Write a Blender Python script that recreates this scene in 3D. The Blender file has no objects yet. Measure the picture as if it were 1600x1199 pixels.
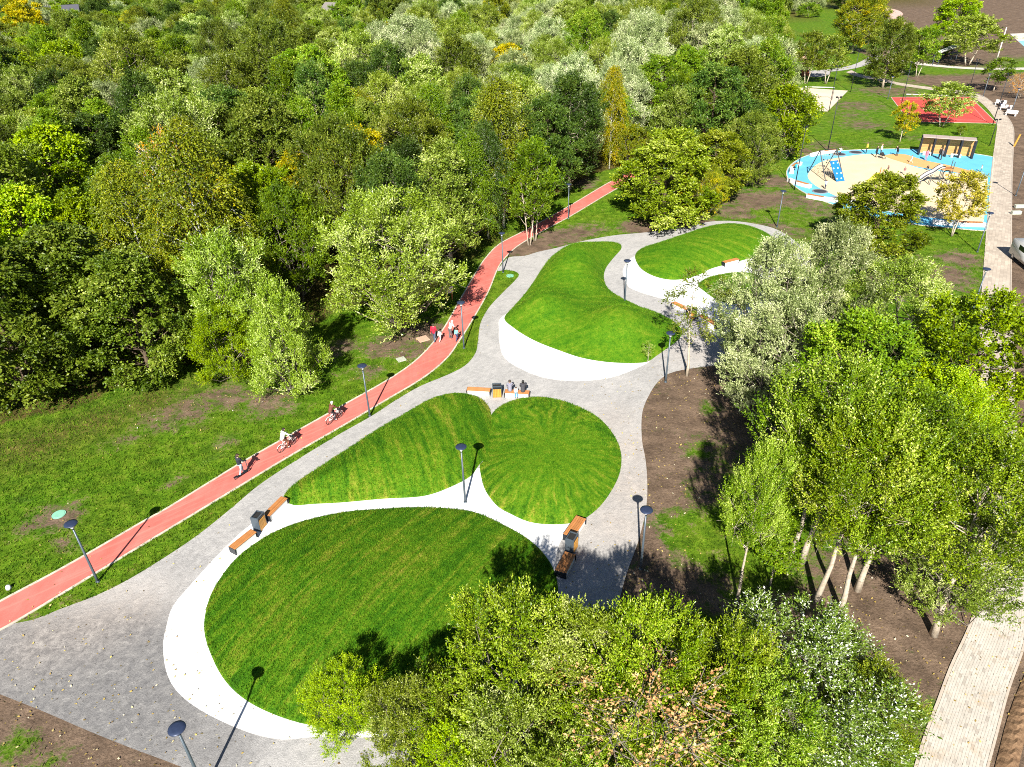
import bpy, bmesh, math, random
import numpy as np
from mathutils import Vector, Matrix, geometry
R_ = math.radians
scene = bpy.context.scene
col = scene.collection

# ------------------------------------------------------------------ camera, sky, sun, exposure
FPX, PITCH, ROLL, CAM_H = 1114.73, 0.557333, -0.0286249, 29.503      # drone camera, metres / radians
_cp, _sp, _cr, _sr = math.cos(PITCH), math.sin(PITCH), math.cos(ROLL), math.sin(ROLL)
FW = np.array([0, _cp, -_sp]); _up = np.array([0, _sp, _cp]); _rt = np.array([1., 0, 0])
RT = _cr*_rt + _sr*_up; UP = -_sr*_rt + _cr*_up
cam_data = bpy.data.cameras.new('camera'); cam = bpy.data.objects.new('camera', cam_data); col.objects.link(cam)
cam_data.sensor_width = 36; cam_data.lens = FPX/1600*36; cam_data.clip_start = 0.5; cam_data.clip_end = 6000
cam.matrix_world = Matrix(((RT[0], UP[0], -FW[0], 0), (RT[1], UP[1], -FW[1], 0), (RT[2], UP[2], -FW[2], CAM_H), (0, 0, 0, 1)))
scene.camera = cam

SUN_AZ, SUN_EL = 0.135239, R_(36.4)                                   # direction in which shadows fall (from +Y towards +X); height
world = bpy.data.worlds.new('World'); scene.world = world; world.use_nodes = True
nt = world.node_tree; nt.nodes.clear()
sky = nt.nodes.new('ShaderNodeTexSky'); sky.sky_type = 'NISHITA'; sky.sun_disc = False
sky.air_density = 0.7; sky.dust_density = 0.4; sky.sun_elevation = SUN_EL; sky.sun_rotation = SUN_AZ + math.pi
bg = nt.nodes.new('ShaderNodeBackground'); bg.inputs['Strength'].default_value = 0.05
wo = nt.nodes.new('ShaderNodeOutputWorld')
nt.links.new(sky.outputs[0], bg.inputs[0]); nt.links.new(bg.outputs[0], wo.inputs[0])
sun_d = bpy.data.lights.new('sun', 'SUN'); sun_d.energy = 5.0; sun_d.angle = R_(0.5); sun_d.color = (1.0, 0.95, 0.86)
sun = bpy.data.objects.new('sun', sun_d); col.objects.link(sun)
sdir = Vector((math.sin(SUN_AZ)*math.cos(SUN_EL), math.cos(SUN_AZ)*math.cos(SUN_EL), -math.sin(SUN_EL)))
sun.rotation_euler = sdir.to_track_quat('-Z', 'Y').to_euler(); sun.location = (-10, -40, 60)
vs = scene.view_settings; vs.view_transform = 'Standard'; vs.look = 'None'; vs.gamma = 1; vs.exposure = 1.05; vs.use_curve_mapping = False
scene.render.engine = 'CYCLES'
cy = scene.cycles; cy.max_bounces = 6; cy.diffuse_bounces = 1; cy.glossy_bounces = 1; cy.transmission_bounces = 2; cy.transparent_max_bounces = 4
cy.use_denoising = False; cy.filter_width = 1.0; cy.sample_clamp_indirect = 4

# ------------------------------------------------------------------ survey: a surveyed point of the photograph -> metres on the ground (or at height z)
def G(px, py, z=0.0):
    d = (px-800)/FPX*RT + (599.5-py)/FPX*UP + FW
    t = (z-CAM_H)/d[2]
    return np.array([d[0]*t, d[1]*t, z])
def P(v):
    q = np.asarray(v, float) - np.array([0, 0, CAM_H]); w = q@FW
    return 800+FPX*(q@RT)/w, 599.5-FPX*(q@UP)/w, w
def GL(pts): return np.array([G(*p)[:2] for p in pts])
def height_of(base, topy):
    b = G(*base); hs = np.linspace(.2, 29, 1200)
    ys = np.array([P(b+np.array([0, 0, h]))[1] for h in hs]); return float(hs[np.argmin(abs(ys-topy))])

# ------------------------------------------------------------------ small helpers
def tag(o, label=None, cat=None, group=None, kind=None):
    if label: o['label'] = label
    if cat: o['category'] = cat
    if group: o['group'] = group
    if kind: o['kind'] = kind
    return o
def empty(name, loc, rz=0.0, label=None, cat=None, group=None, s=1.0):
    o = bpy.data.objects.new(name, None); col.objects.link(o); o.location = loc; o.rotation_euler = (0, 0, rz); o.scale = (s, s, s)
    o.empty_display_size = .2
    return tag(o, label, cat, group)
def link(name, me, parent=None, loc=None):
    o = bpy.data.objects.new(name, me); col.objects.link(o)
    if parent: o.parent = parent
    if loc is not None: o.location = loc
    return o
def copy_tree(o, parent=None):
    c = o.copy(); col.objects.link(c); c.parent = parent
    for ch in list(o.children): copy_tree(ch, c)
    return c
def np_mesh(name, V, F, mats=(), smooth=False, attrs=None, fmat=None):
    V = np.asarray(V, np.float32); F = np.asarray(F, np.int32); n = F.shape[1]
    me = bpy.data.meshes.new(name)
    me.vertices.add(len(V)); me.vertices.foreach_set('co', V.ravel())
    me.loops.add(F.size); me.loops.foreach_set('vertex_index', F.ravel())
    me.polygons.add(len(F)); me.polygons.foreach_set('loop_start', np.arange(0, F.size, n, dtype=np.int32))
    for m in mats: me.materials.append(m)
    if fmat is not None: me.polygons.foreach_set('material_index', np.asarray(fmat, np.int32))
    me.polygons.foreach_set('use_smooth', np.full(len(F), smooth))
    for k, (dom, arr) in (attrs or {}).items():
        a = me.attributes.new(k, 'FLOAT', dom); a.data.foreach_set('value', np.asarray(arr, np.float32))
    me.update(calc_edges=True)
    return me
class MB:
    """collects boxes, tubes, lathes; build() makes one mesh object"""
    def __init__(s): s.bm = bmesh.new()
    def box(s, c, d, rot=None, bevel=0.0):
        b = bmesh.new(); bmesh.ops.create_cube(b, size=1)
        for v in b.verts: v.co = Vector((v.co.x*d[0], v.co.y*d[1], v.co.z*d[2]))
        if bevel: bmesh.ops.bevel(b, geom=b.edges[:], offset=bevel, segments=1, affect='EDGES')
        M = Matrix.Translation(c) @ (rot.to_4x4() if rot is not None else Matrix())
        b.transform(M); s._add(b); return s
    def _add(s, b):
        me = bpy.data.meshes.new('t'); b.to_mesh(me); b.free(); s.bm.from_mesh(me); bpy.data.meshes.remove(me)
    def tube(s, pts, r, n=8, caps=True):
        pts = [Vector(p) for p in pts]; rs = r if isinstance(r, (list, tuple)) else [r]*len(pts); rings = []
        for i, p in enumerate(pts):
            t = (pts[min(i+1, len(pts)-1)]-pts[max(i-1, 0)]).normalized()
            a = t.cross(Vector((0, 0, 1))) if abs(t.z) < .95 else t.cross(Vector((1, 0, 0))); a.normalize(); b = t.cross(a)
            rings.append([s.bm.verts.new(p+(a*math.cos(k*2*math.pi/n)+b*math.sin(k*2*math.pi/n))*rs[i]) for k in range(n)])
        for A, B in zip(rings, rings[1:]):
            for k in range(n): s.bm.faces.new((A[k], A[(k+1) % n], B[(k+1) % n], B[k]))
        if caps: s.bm.faces.new(rings[0][::-1]); s.bm.faces.new(rings[-1])
        return s
    def lathe(s, prof, c=(0, 0, 0), n=20):
        rings = []
        for r, z in prof: rings.append([s.bm.verts.new((c[0]+max(r, 1e-4)*math.cos(k*2*math.pi/n), c[1]+max(r, 1e-4)*math.sin(k*2*math.pi/n), c[2]+z)) for k in range(n)])
        for A, B in zip(rings, rings[1:]):
            for k in range(n): s.bm.faces.new((A[k], A[(k+1) % n], B[(k+1) % n], B[k]))
        return s
    def torus(s, c, Rm, r, axis='x', n=24, m=6):
        pts = []
        for i in range(n):
            a = i*2*math.pi/n; ring = []
            for j in range(m):
                b = j*2*math.pi/m; q = Rm+r*math.cos(b); u, v, w = q*math.cos(a), q*math.sin(a), r*math.sin(b)
                ring.append(s.bm.verts.new(Vector(c)+(Vector((w, u, v)) if axis == 'x' else Vector((u, v, w)))))
            pts.append(ring)
        for i in range(n):
            for j in range(m): s.bm.faces.new((pts[i][j], pts[(i+1) % n][j], pts[(i+1) % n][(j+1) % m], pts[i][(j+1) % m]))
        return s
    def poly(s, pts, z0, z1):
        lo = [s.bm.verts.new((p[0], p[1], z0)) for p in pts]; hi = [s.bm.verts.new((p[0], p[1], z1)) for p in pts]; n = len(pts)
        s.bm.faces.new(hi); s.bm.faces.new(lo[::-1])
        for k in range(n): s.bm.faces.new((lo[k], lo[(k+1) % n], hi[(k+1) % n], hi[k]))
        return s
    def mesh(s, name, m, smooth=False):
        bmesh.ops.recalc_face_normals(s.bm, faces=s.bm.faces[:])
        me = bpy.data.meshes.new(name); s.bm.to_mesh(me); s.bm.free()
        for x in (m if isinstance(m, (list, tuple)) else [m]): me.materials.append(x)
        if smooth: me.polygons.foreach_set('use_smooth', np.full(len(me.polygons), True))
        return me
    def build(s, name, m, parent=None, smooth=False, loc=None):
        return link(name, s.mesh(name, m, smooth), parent, loc)

def resample(pts, step=0.5, closed=True):
    """smooth curve (Catmull-Rom) through the points, about `step` apart"""
    p = np.asarray(pts, float); n = len(p); out = []
    for i in range(n if closed else n-1):
        if closed: a, b, c, d = p[i-1], p[i], p[(i+1) % n], p[(i+2) % n]
        else: a, b, c, d = p[max(i-1, 0)], p[i], p[i+1], p[min(i+2, n-1)]
        k = max(1, int(np.linalg.norm(c-b)/step))
        t0 = 0; t1 = max(np.linalg.norm(b-a), 1e-3)**.5; t2 = t1+max(np.linalg.norm(c-b), 1e-3)**.5; t3 = t2+max(np.linalg.norm(d-c), 1e-3)**.5
        if np.allclose(a, b): t1 = .5*(t2-t1); a = b-(c-b)*.5; t1 = max(np.linalg.norm(b-a), 1e-3)**.5; t2 = t1+max(np.linalg.norm(c-b), 1e-3)**.5; t3 = t2+max(np.linalg.norm(d-c), 1e-3)**.5
        if np.allclose(c, d): d = c+(c-b)*.5; t3 = t2+max(np.linalg.norm(d-c), 1e-3)**.5
        for j in range(k):
            t = t1+(t2-t1)*j/k
            A1 = (t1-t)/(t1-t0)*a+(t-t0)/(t1-t0)*b; A2 = (t2-t)/(t2-t1)*b+(t-t1)/(t2-t1)*c; A3 = (t3-t)/(t3-t2)*c+(t-t2)/(t3-t2)*d
            B1 = (t2-t)/(t2-t0)*A1+(t-t0)/(t2-t0)*A2; B2 = (t3-t)/(t3-t1)*A2+(t-t1)/(t3-t1)*A3
            out.append((t2-t)/(t2-t1)*B1+(t-t1)/(t2-t1)*B2)
    if not closed: out.append(p[-1])
    return np.array(out)
def inside(pts, poly):
    x, y = pts[:, 0], pts[:, 1]; r = np.zeros(len(pts), bool); q = np.roll(poly, 1, 0)
    for (x1, y1), (x2, y2) in zip(poly, q):
        if y1 == y2: continue
        r ^= ((y1 > y) != (y2 > y)) & (x < (x2-x1)*(y-y1)/(y2-y1)+x1)
    return r
def edge_dist(pts, poly, closed=True):
    d = np.full(len(pts), 1e9); q = np.roll(poly, -1, 0)
    n = len(poly) if closed else len(poly)-1
    for i in range(n):
        a, b = poly[i], q[i]; ab = b-a; L = max(ab@ab, 1e-9)
        t = np.clip(((pts-a)@ab)/L, 0, 1); d = np.minimum(d, np.hypot(*(pts-a-t[:, None]*ab).T))
    return d
def sheet(name, poly, z, m, grid=None, zf=None, attrs=None):
    """flat (or domed) sheet inside the outline"""
    pts = [Vector(p) for p in poly]; n = len(pts)
    if grid:
        lo, hi = poly.min(0), poly.max(0); xs = np.arange(lo[0], hi[0], grid); ys = np.arange(lo[1], hi[1], grid)
        g = np.array(np.meshgrid(xs, ys)).reshape(2, -1).T; g += np.random.default_rng(5).uniform(-.2, .2, g.shape)*grid
        g = g[inside(g, poly)]; g = g[edge_dist(g, poly) > grid*.5]; pts += [Vector(p) for p in g]
    vo, _, fo, *_ = geometry.delaunay_2d_cdt(pts, [], [list(range(n))], 1, 1e-5)
    V = np.array([(v.x, v.y, z) for v in vo])
    if zf is not None: V[:, 2] += zf(V[:, :2])
    F = np.array([f for f in fo if len(f) == 3])
    a = V[F[:, 1]]-V[F[:, 0]]; b = V[F[:, 2]]-V[F[:, 0]]; neg = (a[:, 0]*b[:, 1]-a[:, 1]*b[:, 0]) < 0; F[neg] = F[neg][:, ::-1]
    me = np_mesh(name, V, F, [m], smooth=grid is not None)
    return link(name, me)
def ribbon(line, w, closed=True):
    """outline offset: returns left/right lines"""
    t = (np.roll(line, -1, 0)-np.roll(line, 1, 0)) if closed else np.gradient(line, axis=0)
    t /= np.maximum(np.linalg.norm(t, axis=1), 1e-6)[:, None]; nrm = np.stack([-t[:, 1], t[:, 0]], 1)
    return line+nrm*w/2, line-nrm*w/2
def kerb(name, line, w, h, m, closed=False, z=0.0):
    A, B = ribbon(line, w, closed); n = len(line)
    V = np.concatenate([np.c_[A, np.full(n, z)], np.c_[A, np.full(n, z+h)], np.c_[B, np.full(n, z+h)], np.c_[B, np.full(n, z)]]); F = []
    for i in range(n if closed else n-1):
        j = (i+1) % n
        for a, b in ((0, 1), (1, 2), (2, 3)): F.append((a*n+i, b*n+i, b*n+j, a*n+j))
    me = np_mesh(name, V, F, [m]); bm = bmesh.new(); bm.from_mesh(me); bmesh.ops.recalc_face_normals(bm, faces=bm.faces[:]); bm.to_mesh(me); bm.free()
    return link(name, me)

# ------------------------------------------------------------------ materials
class N:
    """tiny node-tree writer"""
    def __init__(s, name):
        s.m = bpy.data.materials.new(name); s.m.use_nodes = True; s.t = s.m.node_tree; s.t.nodes.clear()
        s.out = s.t.nodes.new('ShaderNodeOutputMaterial')
    def n(s, kind, **kw):
        nd = s.t.nodes.new('ShaderNode'+kind)
        for k, v in kw.items():
            if hasattr(nd, k) and not isinstance(v, (bpy.types.NodeSocket,)) and k not in ('inputs',) and k in nd.bl_rna.properties: setattr(nd, k, v)
        return nd
    def set(s, sock, v):
        if isinstance(v, bpy.types.NodeSocket): s.t.links.new(v, sock)
        else: sock.default_value = (tuple(v)+(1,) if isinstance(v, (tuple, list)) and len(v) == 3 and sock.type == 'RGBA' else v)
    def pos(s): return s.n('NewGeometry').outputs['Position']
    def noise(s, vec, scale, detail=3, rough=.55, dist=0):
        nd = s.n('TexNoise'); s.set(nd.inputs['Vector'], vec); nd.inputs['Scale'].default_value = scale; nd.inputs['Detail'].default_value = detail
        nd.inputs['Roughness'].default_value = rough; nd.inputs['Distortion'].default_value = dist; return nd.outputs['Fac']
    def math(s, op, a, b=0.5, c=None):
        nd = s.n('Math'); nd.operation = op; s.set(nd.inputs[0], a); s.set(nd.inputs[1], b)
        if c is not None: s.set(nd.inputs[2], c)
        return nd.outputs[0]
    def ramp(s, fac, stops, interp='LINEAR'):
        nd = s.n('ValToRGB'); s.set(nd.inputs[0], fac); cr = nd.color_ramp; cr.interpolation = interp
        while len(cr.elements) < len(stops): cr.elements.new(.5)
        for e, (p, c) in zip(cr.elements, stops): e.position = p; e.color = (tuple(c)+(1,)) if not isinstance(c, (int, float)) else (c, c, c, 1)
        return nd.outputs[0]
    def mix(s, fac, a, b, mode='MIX'):
        nd = s.n('Mix'); nd.data_type = 'RGBA'; nd.blend_type = mode; s.set(nd.inputs[0], fac); s.set(nd.inputs[6], a); s.set(nd.inputs[7], b); return nd.outputs[2]
    def map(s, vec, scale=(1, 1, 1), rot=(0, 0, 0), loc=(0, 0, 0)):
        nd = s.n('Mapping'); s.set(nd.inputs[0], vec); nd.inputs['Scale'].default_value = scale; nd.inputs['Rotation'].default_value = rot; nd.inputs['Location'].default_value = loc; return nd.outputs[0]
    def attr(s, name, out='Fac', kind='GEOMETRY'):
        nd = s.n('Attribute'); nd.attribute_name = name; nd.attribute_type = kind; return nd.outputs[out]
    def bump(s, h, strength, dist):
        nd = s.n('Bump'); s.set(nd.inputs['Height'], h); nd.inputs['Strength'].default_value = strength; nd.inputs['Distance'].default_value = dist; return nd.outputs[0]
    def bsdf(s, colr, rough=.6, metal=0, normal=None, spec=.4, **kw):
        nd = s.n('BsdfPrincipled'); s.set(nd.inputs['Base Color'], colr); s.set(nd.inputs['Roughness'], rough); nd.inputs['Metallic'].default_value = metal
        nd.inputs['Specular IOR Level'].default_value = spec
        if normal is not None: s.set(nd.inputs['Normal'], normal)
        for k, v in kw.items(): s.set(nd.inputs[k], v)
        return nd.outputs[0]
    def done(s, sh): s.t.links.new(sh, s.out.inputs[0]); return s.m
def plain(name, c, rough=.55, metal=0, var=.12, scale=9, spec=.4, bump=0.0):
    k = N(name); tc = k.n('TexCoord').outputs['Object']; f = k.noise(tc, scale, 4)
    cc = k.mix(1, tuple(c), k.ramp(f, [(.25, 1-var), (.75, 1+var)]), 'MULTIPLY')
    nm = k.bump(f, .4, bump) if bump else None
    return k.done(k.bsdf(cc, rough, metal, nm, spec))
def wood(name, a, b):
    k = N(name); tc = k.n('TexCoord').outputs['Object']; v = k.map(tc, (2, 28, 28)); f = k.noise(v, 1.5, 4, .6, .4)
    inf = k.n('ObjectInfo').outputs['Random']; c = k.ramp(f, [(.2, a), (.8, b)])
    c = k.mix(1, c, k.ramp(inf, [(0, .85), (1, 1.1)]), 'MULTIPLY')
    return k.done(k.bsdf(c, .5, 0, k.bump(f, .3, .004)))
def leafmat(name, stops, trans=.18, rough=.42, spec=.35, spread=.35, tint=(1.03, 1.0, .8), lw=.4):
    k = N(name); lv = k.attr('leaf_value'); cv = k.attr('clump_value'); rnd = k.n('ObjectInfo').outputs['Random']
    f = k.math('ADD', k.math('MULTIPLY', lv, lw), k.math('MULTIPLY', cv, 1-lw))
    f = k.math('ADD', f, k.math('MULTIPLY', k.math('SUBTRACT', rnd, .5), spread))
    c = k.ramp(f, [(a, tuple(min(x*(1.35+.62*i_/(len(stops)-1))*w, .9) for x, w in zip(b, tint))) for i_, (a, b) in enumerate(stops)])  # leaf tones, spread wider so the colour also carries sun gleam and crown shade
    hs = k.n('HueSaturation'); k.set(hs.inputs['Hue'], k.math('MULTIPLY_ADD', rnd, .030, .484)); k.set(hs.inputs['Saturation'], 1.1)
    k.set(hs.inputs['Value'], k.math('MULTIPLY_ADD', k.math('FRACT', k.math('MULTIPLY', rnd, 7.31)), .3, .88)); k.set(hs.inputs['Color'], c); c = hs.outputs[0]
    p = k.bsdf(c, rough, 0, None, spec)
    tr = k.n('BsdfTranslucent'); k.set(tr.inputs[0], k.mix(1, c, (1.1, 1.1, .65), 'MULTIPLY'))
    mx = k.n('MixShader'); mx.inputs[0].default_value = trans; k.t.links.new(p, mx.inputs[1]); k.t.links.new(tr.outputs[0], mx.inputs[2])
    return k.done(mx.outputs[0])
def turf(name, angle=None, centre=None, dry=.5, sc=1.0, amp=.50):
    """mown grass: fine blade grain, mower lanes (straight along `angle` or raying out from `centre`), drier yellowish streaks"""
    k = N(name); p = k.pos(); wob = k.noise(p, .35, 3, .5)
    if centre is not None:
        v = k.map(p, loc=(-centre[0], -centre[1], 0)); sep = k.n('SeparateXYZ'); k.set(sep.inputs[0], v)
        ang = k.math('ADD', k.math('ARCTAN2', sep.outputs[1], sep.outputs[0]), k.math('MULTIPLY', wob, .45)); rad = k.n('VectorMath'); rad.operation = 'LENGTH'; k.set(rad.inputs[0], v)
        cb = k.n('CombineXYZ'); k.set(cb.inputs[0], k.math('MULTIPLY', ang, 7.0)); k.set(cb.inputs[1], k.math('MULTIPLY', rad.outputs['Value'], .30)); lane = k.noise(cb.outputs[0], 1.6, 4, .65, .3)
        lane = k.math('ADD', .5, k.math('MULTIPLY', k.math('SUBTRACT', lane, .5), k.ramp(k.math('DIVIDE', rad.outputs['Value'], 6), [(.25, .1), (.75, 1.)])))
    else:
        v = k.map(k.map(p, rot=(0, 0, -angle)), scale=(.16, 1.9*sc, .3)); lane = k.noise(v, 1.0, 4, .65, .5)
    big = k.noise(p, .2, 5, .65); fine = k.noise(p, 9, 5, .8); mid = k.noise(p, 1.9, 5, .7)
    f = k.math('ADD', k.math('ADD', k.math('MULTIPLY', lane, amp), (.5-amp)*.5), k.math('MULTIPLY', mid, .26)); f = k.math('ADD', f, k.math('MULTIPLY', fine, .34))
    c = k.ramp(f, [(.40, (.016, .066, .002)), (.50, (.048, .150, .003)), (.58, (.110, .215, .006)), (.66, (.24, .26, .026)), (.74, (.38, .33, .08))])
    g = k.ramp(k.math('ADD', k.math('MULTIPLY', fine, .6), k.math('MULTIPLY', mid, .4)), [(.35, (.020, .088, .002)), (.5, (.050, .175, .003)), (.66, (.125, .25, .008))])
    c = k.mix(k.ramp(big, [(.38, 1-dry), (.6, 1.0)]), g, c)
    return k.done(k.bsdf(c, .75, 0, k.bump(fine, .9, .06), .15))

# shared materials
M = {}
M['dark_metal'] = plain('dark_metal', (.022, .027, .036), .42, .3, .1)
M['pole_metal'] = plain('pole_metal', (.085, .11, .135), .4, .3, .1)
M['disc'] = plain('lamp_disc', (.035, .05, .10), .35, .2, .15)
M['white_glass'] = plain('white_glass', (.85, .86, .84), .3, 0, .03)
M['concrete_white'] = plain('concrete_white', (.78, .77, .75), .7, 0, .06, 4)
M['wood'] = wood('bench_wood', (.36, .135, .04), (.58, .26, .09))
M['wood_gold'] = wood('bin_wood', (.50, .22, .03), (.70, .36, .07))
M['rubber'] = plain('rubber', (.02, .02, .02), .8)
M['chrome'] = plain('chrome', (.6, .6, .62), .25, .9, .05)
M['white_paint'] = plain('white_paint', (.8, .8, .8), .35, 0, .04)
M['kerbstone'] = plain('kerbstone', (.54, .49, .40), .85, 0, .3, 2.5)

# ------------------------------------------------------------------ outlines of the place (surveyed)
grey = resample(GL([(-40, 1000), (20, 975), (51, 969), (94, 952), (152, 930), (202, 905), (253, 874), (304, 840), (356, 799), (405, 758), (472, 714), (535, 676), (581, 650), (621, 624),
    (658, 603), (699, 586), (726, 572), (743, 552), (747, 532), (751, 505), (764, 481), (786, 457), (806, 437), (811, 429), (803, 423.5), (790, 422), (778, 424), (786, 411), (796, 402), (820, 400), (840, 394), (870, 387.5),
    (910, 377), (960, 368), (1003, 364), (1036, 360.5), (1068, 356), (1110, 346.5), (1144, 345.5), (1177, 349.5), (1209, 357), (1240, 375), (1266, 405), (1262, 440), (1235, 475), (1200, 510), (1165, 545), (1130, 568), (1090, 574.5),
    (1068, 578), (1045, 584), (1027, 598), (1014, 618), (1004, 643), (1003, 687), (1009, 721), (1011.5, 764), (1009, 798), (997, 847), (978, 900), (955, 985), (915, 1090), (830, 1190), (680, 1240), (480, 1262), (330, 1220), (287, 1200), (202, 1168),
    (135, 1141), (68, 1112), (0, 1085), (-60, 1060)]), .5)
white1 = resample(GL([(444, 781), (425, 794), (408, 807), (371, 837), (337, 871), (297, 915), (270, 948), (260, 979), (255, 1004), (256, 1030), (262, 1056), (275, 1079), (304, 1104), (354, 1131), (405, 1150), (442, 1156), (490, 1152),
    (600, 1150), (740, 1110), (820, 1030), (862, 940), (867.5, 884), (872, 856), (882, 837), (902, 813), (870, 800), (800, 775), (765, 750), (751, 732), (744, 732), (700, 755), (600, 770), (470, 775)]), .4)
white2 = resample(GL([(781, 499), (779.5, 515), (780, 534), (788, 559), (810, 575), (851, 591), (901, 596), (952, 591), (990, 578), (1016, 563), (1000, 550), (900, 520), (820, 500), (795, 490)]), .4)
white3 = resample(GL([(995, 400), (974, 420), (976, 436), (984, 450), (1012, 461), (1047, 471), (1075, 485), (1098, 502), (1118, 524), (1150, 520), (1185, 480), (1215, 440), (1215, 405), (1160, 395), (1080, 400)]), .4)
mA = resample(GL([(319, 985), (324, 945), (337, 915), (371, 871), (422, 835), (472, 815), (540, 800), (590, 796), (640, 793), (690, 794), (739, 800), (786, 820), (827, 844), (854, 871), (868, 898), (872, 930), (862, 975), (835, 1025), (780, 1080), (700, 1122), (610, 1140), (540, 1142), (486, 1134), (439, 1121), (388, 1097), (354, 1067), (332, 1029)]), .4)
mB = resample(GL([(443, 776), (459, 758), (500, 730), (540, 704), (581, 677), (631, 648), (675, 624), (712, 616), (746, 621), (762, 633), (767.5, 647), (769, 668), (763, 697), (755, 720), (748.5, 727), (736, 744), (705, 761), (665, 775), (597, 780), (530, 786), (490, 788), (460, 790), (447, 786)]), .35)
mC = resample(GL([(768, 648), (786, 633), (817, 623), (851, 622), (894, 632), (935, 653), (959, 680), (970, 706), (969, 737), (955, 768), (932, 797), (904, 815), (867, 820), (827, 816), (797, 803), (779, 793), (759, 768), (751.5, 744), (750, 726), (754, 722), (761, 697), (767, 668)]), .35)
mD = resample(GL([(788, 498), (800, 482), (817, 463), (834, 440), (847, 420), (862, 402), (880, 392), (915, 382), (950, 379), (968, 381), (971, 388), (958, 404), (946, 421), (944, 437), (952, 453), (976, 468), (999, 479), (1025, 488), (1052, 502), (1066, 518), (1060, 531), (1042, 545), (1025, 557), (1010, 566), (959, 567), (911, 560), (874, 548), (834, 532), (803, 513)]), .35)
mE = resample(GL([(992.5, 399), (1000, 390), (1032, 379), (1068, 367), (1107, 355), (1133, 352), (1155, 353), (1177, 357), (1203, 368), (1212, 385), (1190, 398), (1150, 410), (1112, 420), (1094, 429), (1068, 436.5), (1047, 437.5), (1025, 433), (1005, 423), (995, 411)]), .35)
mF = resample(GL([(1091, 446), (1100, 437), (1120, 431.5), (1150, 428), (1185, 432), (1195, 448), (1175, 466), (1145, 476), (1117, 467), (1101, 456)]), .35)
red_up = resample(GL([(-160, 1022), (-60, 973), (0, 940), (101, 886), (233, 810), (250, 801), (337, 748), (371, 727), (439, 688), (535, 634), (614, 589), (648, 565), (675, 538), (695, 511), (712, 481), (732, 446), (750, 416), (760, 402), (780, 382), (819, 361), (888, 323), (948, 287.5), (980, 270), (1030, 242), (1100, 200), (1165, 160), (1216, 126), (1238, 112)]), .6, False)
red_lo = resample(GL([(-160, 1078), (-60, 1018), (0, 985), (27, 970), (118, 915), (202, 864), (310, 799), (371, 762), (456, 711), (540, 663), (597, 629), (665, 588), (699, 559), (719, 531), (739, 499), (763, 456), (776, 424), (783, 411), (797, 395), (810, 384), (845, 363), (888, 340), (950, 303), (985, 283), (1035, 253), (1106, 209), (1172, 168), (1226, 132), (1250, 116)]), .6, False)
red_poly = np.concatenate([red_up, red_lo[::-1]])
walk_l = resample(GL([(1390, 1330), (1412, 1262), (1430, 1199), (1448, 1141), (1465, 1097), (1485, 1043), (1509, 992), (1522, 959), (1528, 928), (1530, 881), (1529.5, 760), (1529, 640), (1531, 540), (1533, 481), (1538.5, 405), (1549, 270), (1556, 216), (1558, 193), (1551, 180), (1539, 166), (1526, 156), (1510, 148.5), (1475, 143), (1451, 140), (1401, 132.5), (1381, 127.5), (1340, 120), (1322, 113)]), .7, False)
walk_r = resample(GL([(1505, 1330), (1525, 1262), (1543, 1199), (1556, 1151), (1576, 1077), (1600, 1008), (1606, 960), (1606, 920), (1604, 881), (1594, 760), (1586, 640), (1583, 540), (1580, 481), (1580, 405), (1581.5, 270), (1583, 236), (1583, 199), (1574, 183), (1562, 171), (1549, 159), (1533, 149), (1516, 144), (1478, 139.5), (1452, 136.5), (1404, 129.5), (1384, 124.5), (1346, 117), (1330, 110)]), .7, False)
play = resample(GL([(1229, 272), (1231, 264), (1238, 256), (1252, 247), (1270, 241), (1305, 236.5), (1350, 234), (1415, 233), (1450, 234.5), (1490, 237), (1522, 240.5), (1551, 245.5), (1552, 247), (1547, 300), (1541.5, 360), (1540, 361), (1500, 358), (1437, 352), (1380, 344), (1325, 330), (1307, 322.5), (1275, 310), (1250, 297.5), (1234, 284)]), .5)
beige = resample(GL([(1262, 276), (1266, 267), (1275, 258), (1290, 251), (1320, 245), (1360, 241), (1385, 243), (1410, 254), (1437, 263), (1475, 269), (1525, 274), (1543, 277), (1543.5, 279), (1540, 315), (1535.5, 349), (1534, 350), (1500, 346), (1437, 338), (1380, 329), (1320, 312), (1292, 300), (1271, 288)]), .5)
tan = resample(GL([(1382, 243.5), (1398, 241), (1414, 241.5), (1432, 247), (1450, 252), (1478, 257.5), (1512, 266), (1532, 272.5), (1515, 272.5), (1475, 267), (1437, 261.5), (1408, 253.5)]), .5)
court = GL([(1392, 152), (1516, 152), (1558, 193), (1421, 190.5)])
sandc = GL([(1190, 133), (1325, 142), (1293, 174.5), (1150, 167)])
MOUNDS = [mA, mB, mC, mD, mE, mF]
PAVED = [grey, red_poly, np.concatenate([walk_l, walk_r[::-1]]), play, court, sandc]

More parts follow.
